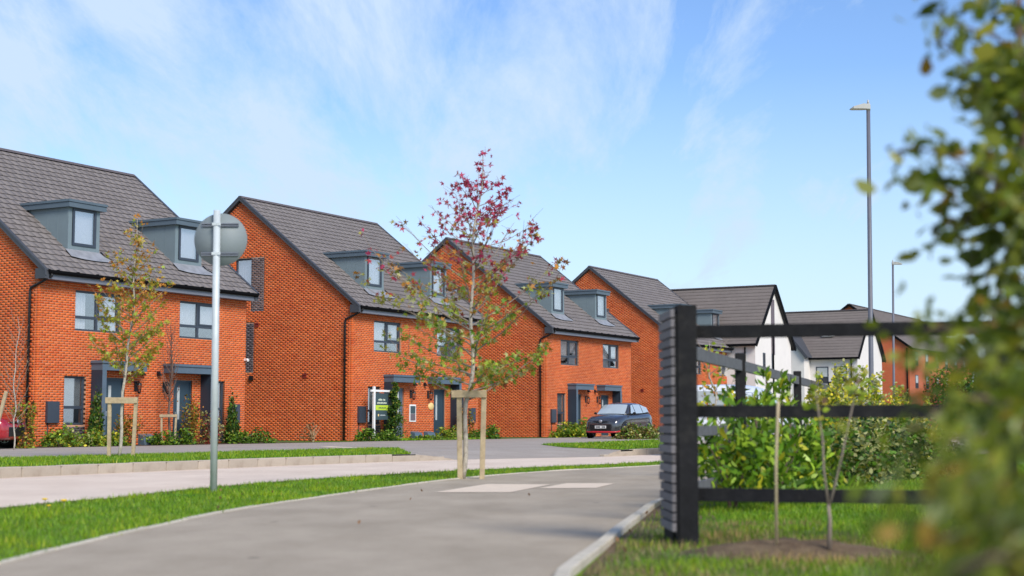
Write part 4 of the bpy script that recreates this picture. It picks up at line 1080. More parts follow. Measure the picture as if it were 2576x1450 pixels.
# beds of the first house
shrub('conifer', at_fac(-1, 1.74, .75), 'dark narrow conifer left of the first door of the nearest house', .25, .25, 1.85, 1500, .06, [DKG, GREEN, OLIVE], [5, 2, 1], profile='cone', shape='oval', up=(0, 0, 1), seed=2, cat='conifer', group='conifers by the doors')
shrub('conifer', at_fac(-1, 8.35, .6), 'dark narrow conifer at the right end of the nearest house', .30, .30, 1.65, 1500, .06, [DKG, GREEN, OLIVE], [5, 2, 1], profile='cone', shape='oval', up=(0, 0, 1), seed=3, cat='conifer', group='conifers by the doors')
shrubs1 = [(.75, .9, .55, .42, 0, 'low yellow green shrub below the left meter box'), (1.35, .8, .62, .62, 2, 'loose green shrub under the tall window of the nearest house'), (2.0, 1.1, .5, .45, 0, 'low green shrub beside the dark conifer by the first door'), (3.0, .9, .4, .35, 0, 'low shrub before the first door fin of the nearest house'), (3.8, .8, .4, .85, 3, 'thin rusty shrub between the first door and the frame'), (4.9, 1.1, .45, .4, 1, 'dark green low shrub left of the short timber frame'), (6.1, .9, .5, .45, 1, 'dark green low shrub right of the short timber frame'), (6.75, .7, .38, 1.45, 3, 'tall rusty shrub before the second door of the nearest house'), (7.5, .9, .4, .95, 4, 'reddish shrub at the foot of the second canopy fin'), (8.9, 1.0, .5, .38, 1, 'low green shrub at the right end conifer'), (9.75, 1.0, .55, .5, 1, 'bright green round shrub at the right corner of the nearest house')]
pal = {0: ([GREEN, LIME, YEL, OLIVE], [4, 4, 1, 2]), 1: ([GREEN, DKG, LIME], [5, 2, 2]), 2: ([LIME, GREEN, PALE], [3, 3, 2]), 3: ([ORANGE, OLIVE, BRN, LIME], [3, 3, 2, 1]), 4: ([RED, BRN, PALE, OLIVE], [3, 2, 2, 2])}
for i, (s, q, r_, h, pk, lb) in enumerate(shrubs1):
    shrub('shrub', at_fac(-1, s - .6, q), lb, r_, r_ * .8, h, 420 if h < .7 else 520, .065 if h < .7 else .055, *pal[pk], seed=50 + i, profile='dome' if h < .7 else 'column')
shrub('shrub', (dp(62, 1110, 43).x, 43, 0), 'dry upright shrub between the red car and the brick corner', .3, .3, 1.15, 420, .06, [OLIVE, LIME, BRN, ORANGE], [3, 3, 2, 1], seed=77, profile='column')
# second house
shrubs2 = [(.75, .9, .5, .42, 1, 'low green shrub under the meter box beside the white sign post'), (1.9, .9, .5, .38, 1, 'low green shrub right of the white sign post'), (6.6, .9, .5, .5, 0, 'lime shrub with a pale flower before the second door of the show house'), (7.3, 1.0, .4, .35, 2, 'pale low shrub before the right canopy fin of the show house'), (8.0, .9, .35, 1.35, 3, 'tall rusty shrub behind the stakes of the maple'), (8.7, 1.0, .4, .35, 1, 'low green shrub under the tall rusty one'), (9.7, 1.2, .45, .55, 1, 'round green shrub at the right corner of the show house')]
for i, (s, q, r_, h, pk, lb) in enumerate(shrubs2):
    shrub('shrub', at_fac(0, s - .85, q), lb, r_, r_ * .8, h, 380, .07, *pal[pk], seed=90 + i, profile='dome' if h < .7 else 'column')
shrub('hedge_plant', at_fac(0, 3.8, 1.1), 'trimmed low strip of greenery between the two doors of the show house', 1.3, .25, .16, 500, .05, [GREEN, LIME], [3, 2], seed=101, cat='hedge')
# spiral topiary
rt = empty('spiral_topiary', at_fac(0, 1.75, .85), 0, 'dark green spiral topiary before the lime striped door', 'topiary')
MB().tube([(0, 0, 0), (0, 0, 2.2)], [.03, .012], 8).obj('trunk', M['bark_dark'], rt)
rg = np.random.default_rng(5); n = 3800; t_ = rg.random(n) ** .8; ang = t_ * 6.28 * 3.3; rad_ = .40 * (1 - t_ * .78)
ctr = np.stack([rad_ * .55 * np.cos(ang), rad_ * .55 * np.sin(ang), .25 + t_ * 2.05], 1)
foliage('foliage', rt, ctr + rg.normal(0, 1, (n, 3)) * (rad_ * .33)[:, None], np.full(n, .085), pick([DKG, GREEN, OLIVE], [5, 2, 1], n, 3), shape='oval', seed=8)
# third and fourth
shrub('shrub', at_fac(1, .45, 1.0), 'lime green round shrub at the left of the third house', .75, .6, .62, 650, .09, [LIME, GREEN, YEL], [4, 3, 1], seed=111)
shrub('shrub', at_fac(1, 1.6, 1.1), 'small green shrub before the dark fin of the third house', .5, .5, .8, 420, .08, [GREEN, LIME], [3, 3], seed=112)
for i, (px, d, h, lb) in enumerate([(1592, 66.5, .62, 'twiggy grey green shrub before the hatchback wheel'), (1622, 66.8, .68, 'green shrub before the rear door of the hatchback'), (1652, 68.0, .5, 'low yellow green shrub behind the tail of the hatchback'), (1578, 66.0, .42, 'pale seedy shrub left of the ones before the hatchback')]):
    shrub('shrub', (dp(px, 1090, d).x, d, 0), lb, .5, .5, h, 380, .075, [OLIVE, GREEN, BRN, PALE], [3, 3, 2, 2], seed=120 + i)
shrub('dry_weed', at_fac(0, -3.7, .9), 'dry straw coloured weed before the wide brick gable', .5, .3, .75, 60, .07, [(.40, .22, .10)], [1], seed=130, stems=9, stemmat=M['cane'], cat='weed')

# behind the fence: laurels and variegated bushes
LA1 = [(.14, .28, .02), (.28, .42, .03), (.075, .16, .018), (.48, .46, .03)]
laur = [(1840, 12.9, .42, .80, 'large laurel right behind the near fence with dark stems showing', 5), (1950, 13.6, .45, .86, 'laurel behind the thin cane, yellow leaves in its middle', 7), (2030, 15.0, .42, .74, 'laurel at the right end of the group by the yellow bush', 8), (1905, 15.5, .5, .98, 'taller laurel at the back of the group with shoots above the rail', 9)]
for i, (px, d, r_, h, lb, sd) in enumerate(laur):
    p_ = dp(px, 1200, d)
    rt = shrub('laurel_bush', (p_.x, d, 0), lb, r_, r_, h, 980, .105, LA1, [4, 4, 3, 1.2], M['leaf_glossy'], 'laurel', sd, stems=7, cat='laurel', group='laurels behind the fence', up=(0, 0, .45), z0=.18)
for i, (px, d, yt) in enumerate([(1858, 14.4, 945), (1832, 14.3, 985), (1925, 14.6, 940), (1965, 14.6, 945), (1985, 14.7, 960), (1900, 14.6, 1000)]):
    t_ = dp(px, yt, d); rt = empty('laurel_shoot', (t_.x, d, 0), 0, ['tall laurel shoot in front of the first far fence post', 'leftmost laurel shoot above the middle rail', 'dark laurel shoot before the white van bonnet', 'laurel shoot above the top of the cane', 'rightmost laurel shoot before the second far post', 'short laurel shoot low over the middle rail'][i], 'laurel', 'laurel shoots above the rail')
    MB().tube([(0, 0, .3), (.01, 0, t_.z)], [.009, .004], 6).obj('stem', M['bark_dark'], rt)
    n = 26; rg = np.random.default_rng(140 + i); zz = t_.z - rg.random(n) * .34; P_ = np.stack([rg.normal(0, .008, n), rg.normal(0, .008, n), zz], 1)
    foliage('foliage', rt, P_, .11 * rg.uniform(.8, 1.2, n), pick(LA1, [4, 5, 1, 1], n, 150 + i), M['leaf_glossy'], 'laurel', (0, 0, .75), 160 + i)
yb = [(2090, 21.0, .42, 1.50, 'tall yellow variegated bush with upright sprays left of the lamp post'), (2150, 22.0, .48, 1.55, 'bright yellow variegated bush just before the lamp post'), (2225, 24.0, .5, 1.45, 'yellow green variegated bush right of the lamp post'), (2285, 25.0, .55, 1.20, 'variegated bush behind the blurred leaves')]
for i, (px, d, r_, h, lb) in enumerate(yb):
    p_ = dp(px, 1150, d); rt = shrub('variegated_bush', (p_.x, d, 0), lb, r_, r_, h * .72, 2600, .065, [PALE, YEL, LIME, GREEN], [3, 3, 3, 2], None, 'oval', 170 + i, stems=9, cat='bush', group='variegated bushes', z0=.08)
    rr = random.Random(180 + i); P_ = []; b = MB()
    for k in range(11):
        a = rr.uniform(0, 6.28); l = rr.uniform(.15, .9) * r_; e = Vector((l * math.cos(a), l * math.sin(a), h * rr.uniform(.75, 1.08))); s0 = Vector((e.x * .6, e.y * .6, h * .35))
        b.tube([s0, e], [.006, .002], 4, cap=False)
        for _ in range(105): P_.append(tuple(s0.lerp(e, rr.random()) + Vector((rr.gauss(0, .025), rr.gauss(0, .025), rr.gauss(0, .02)))))
    b.obj('sprays', M['twig'], rt); foliage('spray_foliage', rt, P_, np.full(len(P_), .062), pick([YEL, PALE, LIME], [4, 3, 3], len(P_), 190 + i), shape='oval', seed=200 + i)
db = [(2105, 18.5, .5, .66, 'dark leaved bush with a cream edge under the middle rail'), (2185, 19.5, .6, .78, 'dark and cream variegated bush right of the twin stem sapling'), (2265, 20.5, .6, .74, 'dark variegated bush before the right end of the rails'), (2345, 21.5, .6, .70, 'rightmost variegated bush, mostly behind blurred leaves')]
for i, (px, d, r_, h, lb) in enumerate(db):
    p_ = dp(px, 1150, d); shrub('variegated_bush', (p_.x, d, 0), lb, r_, r_, h, 1800, .07, [PALE, GREEN, DKG, OLIVE], [3.5, 3, 3, 1.5], None, 'oval', 210 + i, stems=6, cat='bush', group='variegated bushes', z0=.05)

# cane and twin-stem sapling on a small soil mound before the rails
mo = gp(1990, 1352)
b = MB(); ring = []; K = 26
b.lathe([(0, .085), (.18, .075), (.34, .045), (.50, .008), (.56, -.02)], K, Matrix.Scale(1.25, 4, (1, 0, 0)))
b.v = [(x + .03 * math.sin(9 * y + 5 * x), y, z_ + (.016 * math.sin(23 * x) * math.cos(19 * y) if z_ > 0 else 0)) for x, y, z_ in b.v]
tag(b.obj('soil_mound', M['soil'], None, (1.62, 8.62, 0)), 'bare soil patch round the cane and the twin stem sapling', 'soil mound')
cb = dp(1953, 1348, 8.45); ct = dp(1958, 1010, 8.45)
tag(MB().tube([(0, 0, -.06), (.004, 0, .4), (ct.x - cb.x, 0, ct.z - cb.z)], .0085, 8).obj('garden_cane', M['cane'], None, cb), 'thin upright straw coloured cane crossing the lower fence rails', 'cane')
sb = dp(2085, 1345, 8.4)
rt = empty('twin_stem_sapling', sb, 0, 'sapling with two thin stems forking low before the fence rails', 'sapling')
def s3(px, py): v = dp(px, py, 8.4) - sb; return (v.x, v.y, v.z)
MB().tube([(0, 0, -.08), s3(2088, 1310), s3(2084, 1270)], [.014, .011, .009], 8).obj('trunk', M['twig'], rt)
MB().tube([s3(2084, 1272), s3(2072, 1180), s3(2070, 1110), s3(2058, 1030), s3(2050, 960)], [.0075, .0065, .0055, .0045, .003], 7).obj('stem', M['twig'], rt)
MB().tube([s3(2086, 1275), s3(2106, 1200), s3(2128, 1100), s3(2145, 1020), s3(2165, 930)], [.0075, .0065, .0055, .0045, .003], 7).obj('stem', M['twig'], rt)
rg = np.random.default_rng(33); P_ = []
for (a, bpx, n) in (((2058, 1030), (2050, 960), 26), ((2150, 1000), (2165, 930), 30)):
    for _ in range(n):
        t_ = rg.random(); v = Vector(s3(a[0] + (bpx[0] - a[0]) * t_ + rg.normal(0, 14), a[1] + (bpx[1] - a[1]) * t_ + rg.normal(0, 10))); P_.append((v.x, v.y + rg.normal(0, .04), v.z))
foliage('foliage', rt, P_, np.full(len(P_), .05), pick([LIME, OLIVE, BRN], [4, 3, 1], len(P_), 5), seed=44)

# foreground tree at the right edge: stems, branches and leaves at 1.7 - 3 m
fd = 2.9
base = dp(2560, 1450, fd); rt = empty('foreground_tree', (base.x, fd, 0), 0, 'out of focus leafy tree filling the right edge, close to the camera', 'tree')
def f3(px, py, d):
    d = d * (1.65 if py < 800 else max(1.12, 1.65 - (py - 800) / 1100)); v = dp(px, py, d); return Vector((v.x - base.x, v.y - fd, v.z))
b = MB(); b.tube([(.06, .05, -.02), f3(2620, 1100, 2.4), f3(2600, 700, 2.4), f3(2570, 300, 2.4), f3(2560, -120, 2.4)], [.022, .02, .017, .013, .008], 8)
b.tube([(0, .3, -.02), f3(2500, 1200, 2.7), f3(2480, 900, 2.7), f3(2540, 600, 2.6)], [.016, .013, .010, .005], 7); b.obj('trunk', M['bark_dark'], rt)
BR = []                                        # (points, leaves per metre, scatter)
def br(pts, dens, sc): BR.append(([f3(*p) for p in pts], dens, sc * (1.0 if pts[-1][1] > 800 else 1.25), .034 if pts[-1][1] > 1100 else (.042 if pts[-1][1] > 800 else .055)))
br([(2600, 160, 2.4), (2500, 90, 2.3), (2400, 60, 2.3), (2340, 0, 2.3)], 150, .028)
br([(2590, 260, 2.4), (2480, 190, 2.2), (2400, 130, 2.2), (2350, 100, 2.2)], 260, .030)
br([(2590, 330, 2.4), (2520, 230, 2.3), (2440, 215, 2.3)], 150, .026)
br([(2600, 120, 2.5), (2560, 40, 2.5), (2520, -20, 2.5)], 420, .045)
br([(2620, 380, 2.5), (2570, 300, 2.5), (2560, 150, 2.5)], 420, .045)
br([(2600, 520, 2.4), (2480, 440, 2.2), (2380, 390, 2.2), (2290, 370, 2.2), (2255, 395, 2.2)], 270, .030)
br([(2600, 600, 2.4), (2490, 500, 2.3), (2400, 470, 2.3), (2330, 450, 2.3)], 220, .028)
br([(2500, 500, 2.3), (2420, 560, 2.3), (2370, 600, 2.3), (2345, 570, 2.3)], 250, .026)
br([(2600, 560, 2.4), (2520, 540, 2.4), (2470, 620, 2.4), (2440, 660, 2.4)], 180, .024)
br([(2620, 700, 2.4), (2540, 640, 2.4), (2490, 700, 2.4), (2450, 760, 2.4)], 190, .028)
br([(2620, 480, 2.5), (2590, 420, 2.5), (2570, 520, 2.5), (2560, 640, 2.5)], 330, .04)
br([(2620, 820, 2.4), (2520, 760, 2.4), (2460, 800, 2.4), (2400, 850, 2.4)], 260, .035)
br([(2600, 900, 2.3), (2480, 840, 2.2), (2380, 825, 2.2), (2300, 835, 2.2)], 260, .034)
br([(2600, 980, 2.3), (2480, 920, 2.1), (2380, 905, 2.1), (2320, 940, 2.1)], 220, .038)
br([(2600, 1080, 2.2), (2480, 1000, 2.0), (2400, 1000, 2.0), (2330, 1060, 2.0), (2270, 1090, 2.0)], 170, .042)
br([(2600, 1150, 2.1), (2480, 1090, 1.9), (2400, 1110, 1.9), (2330, 1180, 1.9)], 190, .042)
br([(2600, 1240, 2.0), (2480, 1200, 1.8), (2400, 1230, 1.8), (2320, 1290, 1.8)], 240, .042)
br([(2620, 1330, 1.9), (2500, 1300, 1.7), (2390, 1350, 1.7), (2290, 1410, 1.7)], 460, .042)
br([(2640, 1440, 1.9), (2500, 1400, 1.6), (2380, 1440, 1.6), (2260, 1500, 1.6)], 520, .045)
br([(2640, 1000, 2.3), (2560, 900, 2.3), (2570, 760, 2.3)], 460, .055)
br([(2640, 1180, 2.2), (2560, 1080, 2.2), (2520, 960, 2.2)], 480, .055)
br([(2650, 1300, 2.0), (2560, 1250, 2.0), (2500, 1150, 2.0)], 480, .055)
br([(2650, 1450, 1.9), (2540, 1380, 1.9), (2450, 1290, 1.9)], 520, .055)
br([(2650, 880, 2.5), (2600, 760, 2.5), (2590, 640, 2.5)], 420, .05)
bb = MB(); LP = []; rr = random.Random(4)
SZ = []
for pts, dens, sc, lsz in BR:
    bb.tube(pts, [.006 - .0045 * i / (len(pts) - 1) for i in range(len(pts))], 5, cap=False)
    for a, c in zip(pts[:-1], pts[1:]):
        n = int((c - a).length * dens * (1.0 if lsz > .05 else .85))
        SZ += [lsz] * n
        for _ in range(n): LP.append(a.lerp(c, rr.random()) + Vector((rr.gauss(0, sc), rr.gauss(0, sc * 2), rr.gauss(0, sc))))
bb.obj('branches', M['bark_dark'], rt)
n = len(LP); arr = np.array([tuple(p) for p in LP])
C = pick([(.125, .17, .014), (.20, .23, .02), (.07, .10, .013), (.26, .15, .02), (.26, .30, .12), (.29, .27, .025)], [6, 6, 4, .7, 1.2, 1.5], n, 8, .3)
SZ = np.array(SZ); C = C * 1.0; low = SZ < .04; S_ = SZ * np.random.default_rng(3).uniform(.7, 1.3, n)
up_ = np.flatnonzero(~low); h_ = up_[::2]; g_ = up_[1::2]
foliage('foliage', rt, arr[h_], S_[h_], C[h_], shape='oval', seed=12); foliage('narrow_foliage', rt, arr[g_], S_[g_] * 1.1, C[g_], shape='laurel', seed=14, droop=-.5)
foliage('lower_foliage', rt, arr[low], S_[low] * 1.15, C[low], shape='laurel', up=(.55, 0, .55), seed=13)
# dead grass and tall weeds under it
# ------------------------------------------------------------------ grass
def inside(poly, X, Y):
    r = np.zeros(len(X), bool); n = len(poly)
    for i in range(n):
        x0, y0 = poly[i]; x1, y1 = poly[(i + 1) % n]
        c = ((y0 > Y) != (y1 > Y)); 
        with np.errstate(divide='ignore', invalid='ignore'): r ^= c & (X < (x1 - x0) * (Y - y0) / (y1 - y0) + x0)
    return r
def grass(label, poly, box, n, h, w, cols, wts, seed, bald=None, z=0.0, fade=None):
    rg = np.random.default_rng(seed); x0, x1, y0, y1 = box
    X = rg.uniform(x0, x1, n * 3); Y = rg.uniform(y0, y1, n * 3)
    vis = np.abs(X) < (Y * .36 + .6); ok = inside(poly, X, Y) & vis
    if fade: ok &= rg.random(len(X)) < np.clip((fade / np.maximum(Y, 1)) ** 1.3, 0, 1)
    if bald is not None: ok &= bald(X, Y, rg)
    X, Y = X[ok][:n], Y[ok][:n]; m = len(X)
    # clumpy height and colour from smooth noise
    cl_ = np.array([mnoise.noise(Vector((x * 1.7, y * 1.7, seed))) for x, y in zip(X, Y)])
    hh = h * rg.uniform(.5, 1.25, m) * (1 + .5 * cl_); a = rg.uniform(0, 6.28, m); lean = rg.uniform(.1, .75, m) * hh; b_ = rg.uniform(0, 6.28, m)
    ww = w * rg.uniform(.7, 1.3, m) * (1 + np.maximum(Y - 12, 0) * .035)
    V = np.zeros((m, 3, 3)); V[:, 0] = np.stack([X - np.cos(a) * ww, Y - np.sin(a) * ww, np.full(m, z)], 1); V[:, 1] = np.stack([X + np.cos(a) * ww, Y + np.sin(a) * ww, np.full(m, z)], 1)
    V[:, 2] = np.stack([X + np.cos(b_) * lean, Y + np.sin(b_) * lean, z + hh], 1)
    C = pick(cols, wts, m, seed, .3) * np.stack([1 + .75 * cl_, 1 + .35 * cl_, 1 + 0 * cl_], 1)
    o = link('grass', flat_mesh('grass', V.reshape(-1, 3), np.arange(m * 3).reshape(m, 3), M['leaf'], np.repeat(np.clip(C, .004, 1), 3, axis=0))); tag(o, label, 'grass', kind='stuff'); return o
GC = [(.15, .29, .010), (.22, .37, .014), (.095, .20, .010), (.32, .38, .03)]
nv = [p for p in E1 if -1 < p[1] < 45] + [p for p in E5 if -1 < p[1] < 45][::-1]
grass('short bright green grass of the near verge beside the footpath', nv, (-6, 9, 4, 42), 190000, .042, .0045, GC, [4, 4, 2, 1], 61, fade=14)
grass('green grass strip between the kerb and the grey drive', V1, (-16, 0, 17, 44), 60000, .06, .007, GC, [4, 4, 2, 1], 62, z=.012)
grass('green grass strip beyond the junction', V2, (0, 20, 38, 80), 26000, .06, .009, GC, [4, 4, 2, 1], 63, z=.012)
gd = [p for p in off_line(E6, -.14) if 1 < p[1] < 40] + [(30, 40), (30, 1)]
def bald(X, Y, rg):
    d = np.abs(X - (0.12 + np.maximum(Y - 6, 0) * .15)); ex = np.interp(Y, [p[1] for p in E6 if p[1] > 1], [p[0] for p in E6 if p[1] > 1]); near_edge = (X < ex + .42 + .12 * np.sin(Y * 7)) & (Y > 5.6)
    k = np.ones(len(X)); k[near_edge] = .15; k[(X < 1.6) & (Y > 8.3) & (Y < 9.6)] = .3; mound = ((X - 1.62) / .68) ** 2 + ((Y - 8.62) / .55) ** 2 < 1; k[mound] = .06
    return rg.random(len(X)) < k
grass('lush grass of the garden around and behind the near fence', gd, (0, 9, 3.2, 26), 190000, .045, .005, GC, [4, 4, 2, 1.3], 64, bald=bald, fade=9)
grass('straw coloured tufts by the path edge and under the fence', gd, (0.2, 2.2, 4.5, 11), 15000, .055, .004, [(.34, .27, .12), (.26, .2, .1), (.14, .17, .04)], [3, 2, 2], 65)
grass('grass before the doors of the show house', [fac(1.6, 1.5), fac(8, 1.5), fac(8, .3), fac(1.6, .3)], (-8, 2, 58, 70), 7000, .09, .012, GC, [3, 4, 1, 1], 66, z=.01)
# soil strip inside the path edge
sheet('bare_soil', [[gp(1668, 1262), gp(1800, 1230), gp(1800, 1330), gp(1640, 1340), gp(1560, 1400), gp(1500, 1450), gp(1462, 1450), gp(1545, 1366), gp(1608, 1316)]], .006, M['soil'])
# dandelions
for i, (px, py, s_) in enumerate([(112, 1262, 1.0), (160, 1268, 1.1), (122, 1272, .7)]):
    x, y = gp(px, py + 16); rt = empty('dandelion', (x, y, 0), 0, ['yellow dandelion, left and topmost of the three near the road', 'yellow dandelion, rightmost of the three in the verge', 'smallest yellow dandelion between the other two'][i], 'flower', 'dandelions in the verge')
    MB().tube([(0, 0, 0), (.005, 0, .075 * s_)], .003, 5).obj('stem', M['twig'], rt); MB().lathe([(0, .085 * s_), (.022 * s_, .083 * s_), (.026 * s_, .075 * s_), (.01, .068 * s_)], 12).obj('flower_head', pbr('dandelion_yellow', (.75, .50, .01), .7), rt)
# fallen leaves
lm = leaf_mat('fallen_leaf', (.24, .13, .06)); lme = flat_mesh('fallen_leaf', *leaf_quads(np.zeros((1, 3)), [.035], [[1, 1, 1]], 'oval', seed=4)[:2], lm)
for i in range(14):
    p_ = R.choice([(R.uniform(500, 1150), R.uniform(1215, 1290)), (R.uniform(1500, 1660), R.uniform(1275, 1420)), (R.uniform(300, 1600), R.uniform(1255, 1440))]); x, y = gp(*p_)
    o = link('fallen_leaf', lme, None, (x, y, .03), (R.uniform(-.3, .3), R.uniform(-.3, .3), R.uniform(0, 6))); tag(o, 'small brown fallen leaf lying on the footpath or its edge', 'leaf', 'fallen leaves about the path')

# ------------------------------------------------------------------ sign board before the second house
sp_ = at_fac(0, .60, .65)
rt = empty('sale_board', sp_, UA, 'slate and lime sales board hung on a white post before the second house', 'sign')
MB().box(-.045, .045, -.045, .045, 0, 2.16).obj('post', M['white'], rt, bevel=.005)
MB().box(-.22, 1.12, -.03, .03, 1.95, 2.03).obj('arm', M['white'], rt)
bd = MB().box(.10, .98, -.012, .012, .84, 1.90).obj('board', M['sign_dark'], rt)
MB().box(.10, .98, -.018, -.013, 1.22, 1.42).obj('lime_band', M['lime'], bd)
def glyph_row(x0, x1, z, h, n, gap_at=()):
    b = MB(); w = (x1 - x0) / n
    for i in range(n):
        if i in gap_at: continue
        b.box(x0 + i * w, x0 + i * w + w * .72, -.017, -.013, z, z + h * (1 if i % 3 else .8))
    return b
glyph_row(.30, .78, 1.60, .075, 7, (4,)).obj('lettering', M['sign_text'], bd); glyph_row(.20, .88, 1.48, .06, 10).obj('lettering', M['sign_text'], bd)
b = glyph_row(.30, .82, 1.29, .045, 9); b.v = [(x, y - .006, z_) for x, y, z_ in b.v]; b.obj('lettering', M['sign_dark'], bd)
glyph_row(.42, .80, 1.0, .04, 7).obj('lettering', M['galv'], bd)
b = MB(); b.lathe([(0, 0), (.05, 0)], 12, Matrix.Translation((.30, -.016, 1.02)) @ Matrix.Rotation(math.pi / 2, 4, 'X')); b.obj('emblem', M['cream'], bd)
# two small ground troughs between the doors and one by the first house
for i, (hs, s_, lb) in enumerate([(0, 3.75, 'small grey planter box left of the two on the show house wall'), (0, 4.75, 'small grey planter box right of the two, by the second door'), (-1, 4.15, 'small grey planter box under the nearest house, right of the staked tree')]):
    b = MB(); b.poly([(-.28, -.3, 0), (.28, -.3, 0), (.28, -.2, .30), (-.28, -.2, .30)]); b.poly([(-.28, -.3, 0), (-.28, -.2, .30), (-.28, 0, .36), (-.28, 0, 0)]); b.poly([(.28, -.3, 0), (.28, 0, 0), (.28, 0, .36), (.28, -.2, .30)]); b.poly([(-.28, -.2, .30), (.28, -.2, .30), (.28, 0, .36), (-.28, 0, .36)]); b.poly([(-.28, 0, 0), (-.28, 0, .36), (.28, 0, .36), (.28, 0, 0)])
    v = at_fac(hs, s_, .5); tag(b.obj('planter_box', M['canopy'], None, v, (0, 0, UA)), lb, 'planter', 'grey planter boxes')
# leaning stake at the left edge
v0 = dp(-12, 1060, 40); v1 = dp(16, 985, 40)
tag(MB().bar((-.12, 0, -.85), (v1.x - v0.x, 0, v1.z - v0.z), .08, .08).obj('leaning_stake', M['wood'], None, v0), 'pale timber stake leaning over the bonnet of the red car', 'stake')

# ------------------------------------------------------------------ vehicles
def ring(hw, z0, z1, crown=.03):
    h = z1 - z0
    half = [(hw * .80, z0), (hw * .97, z0 + .10 * h), (hw, z0 + .35 * h), (hw, z0 + .62 * h), (hw * .965, z0 + .86 * h), (hw * .88, z1 - .005), (hw * .45, z1 + crown)]
    return [(y, z) for y, z in half] + [(-y, z) for y, z in reversed(half)]
def loft(stn, close=True):
    b = MB(); n = None; rows = []
    for x, rg_ in stn:
        rows.append(len(b.v)); b.v += [(x, y, z) for y, z in rg_]; n = len(rg_)
    for r0_, r1_ in zip(rows[:-1], rows[1:]):
        for j in range(n):
            b.f.append((r0_ + j, r1_ + j, r1_ + (j + 1) % n, r0_ + (j + 1) % n)); b.sm.append(True)
    b.f.append(tuple(rows[0] + j for j in range(n))); b.sm.append(True); b.f.append(tuple(rows[-1] + j for j in reversed(range(n)))); b.sm.append(True)
    return b
def sub(o, lv=1):
    m = o.modifiers.new('smooth', 'SUBSURF'); m.levels = lv; m.render_levels = lv; return o
def wheel(parent, x, y, r, rimmat, side):
    w = empty('wheel', (x, y, r), 0, parent=parent); Mr = Matrix.Rotation(math.pi / 2, 4, 'X') if side < 0 else Matrix.Rotation(-math.pi / 2, 4, 'X')
    b = MB(); b.lathe([(r * .60, .09), (r * .90, .10), (r, .06), (r, -.09), (r * .6, -.10)], 28, Mr); b.obj('tyre', M['black'], w)
    b = MB(); b.lathe([(0, .075), (r * .16, .08), (r * .2, .06), (r * .2, .055)], 18, Mr)
    b.lathe([(r * .54, .085), (r * .64, .088), (r * .64, .05)], 28, Mr)
    for k in range(8):
        a = k * math.pi / 4; p = Mr @ Vector((r * .15 * math.cos(a), r * .15 * math.sin(a), .066)); q_ = Mr @ Vector((r * .58 * math.cos(a), r * .58 * math.sin(a), .078)); b.bar(p, q_, .055, .022, up=(0, 1, 0))
    b.obj('rim', rimmat, w)
    b = MB(); b.lathe([(0, .02), (r * .62, .02)], 24, Mr); b.obj('brake_disc', M['deck'], w)
    return w
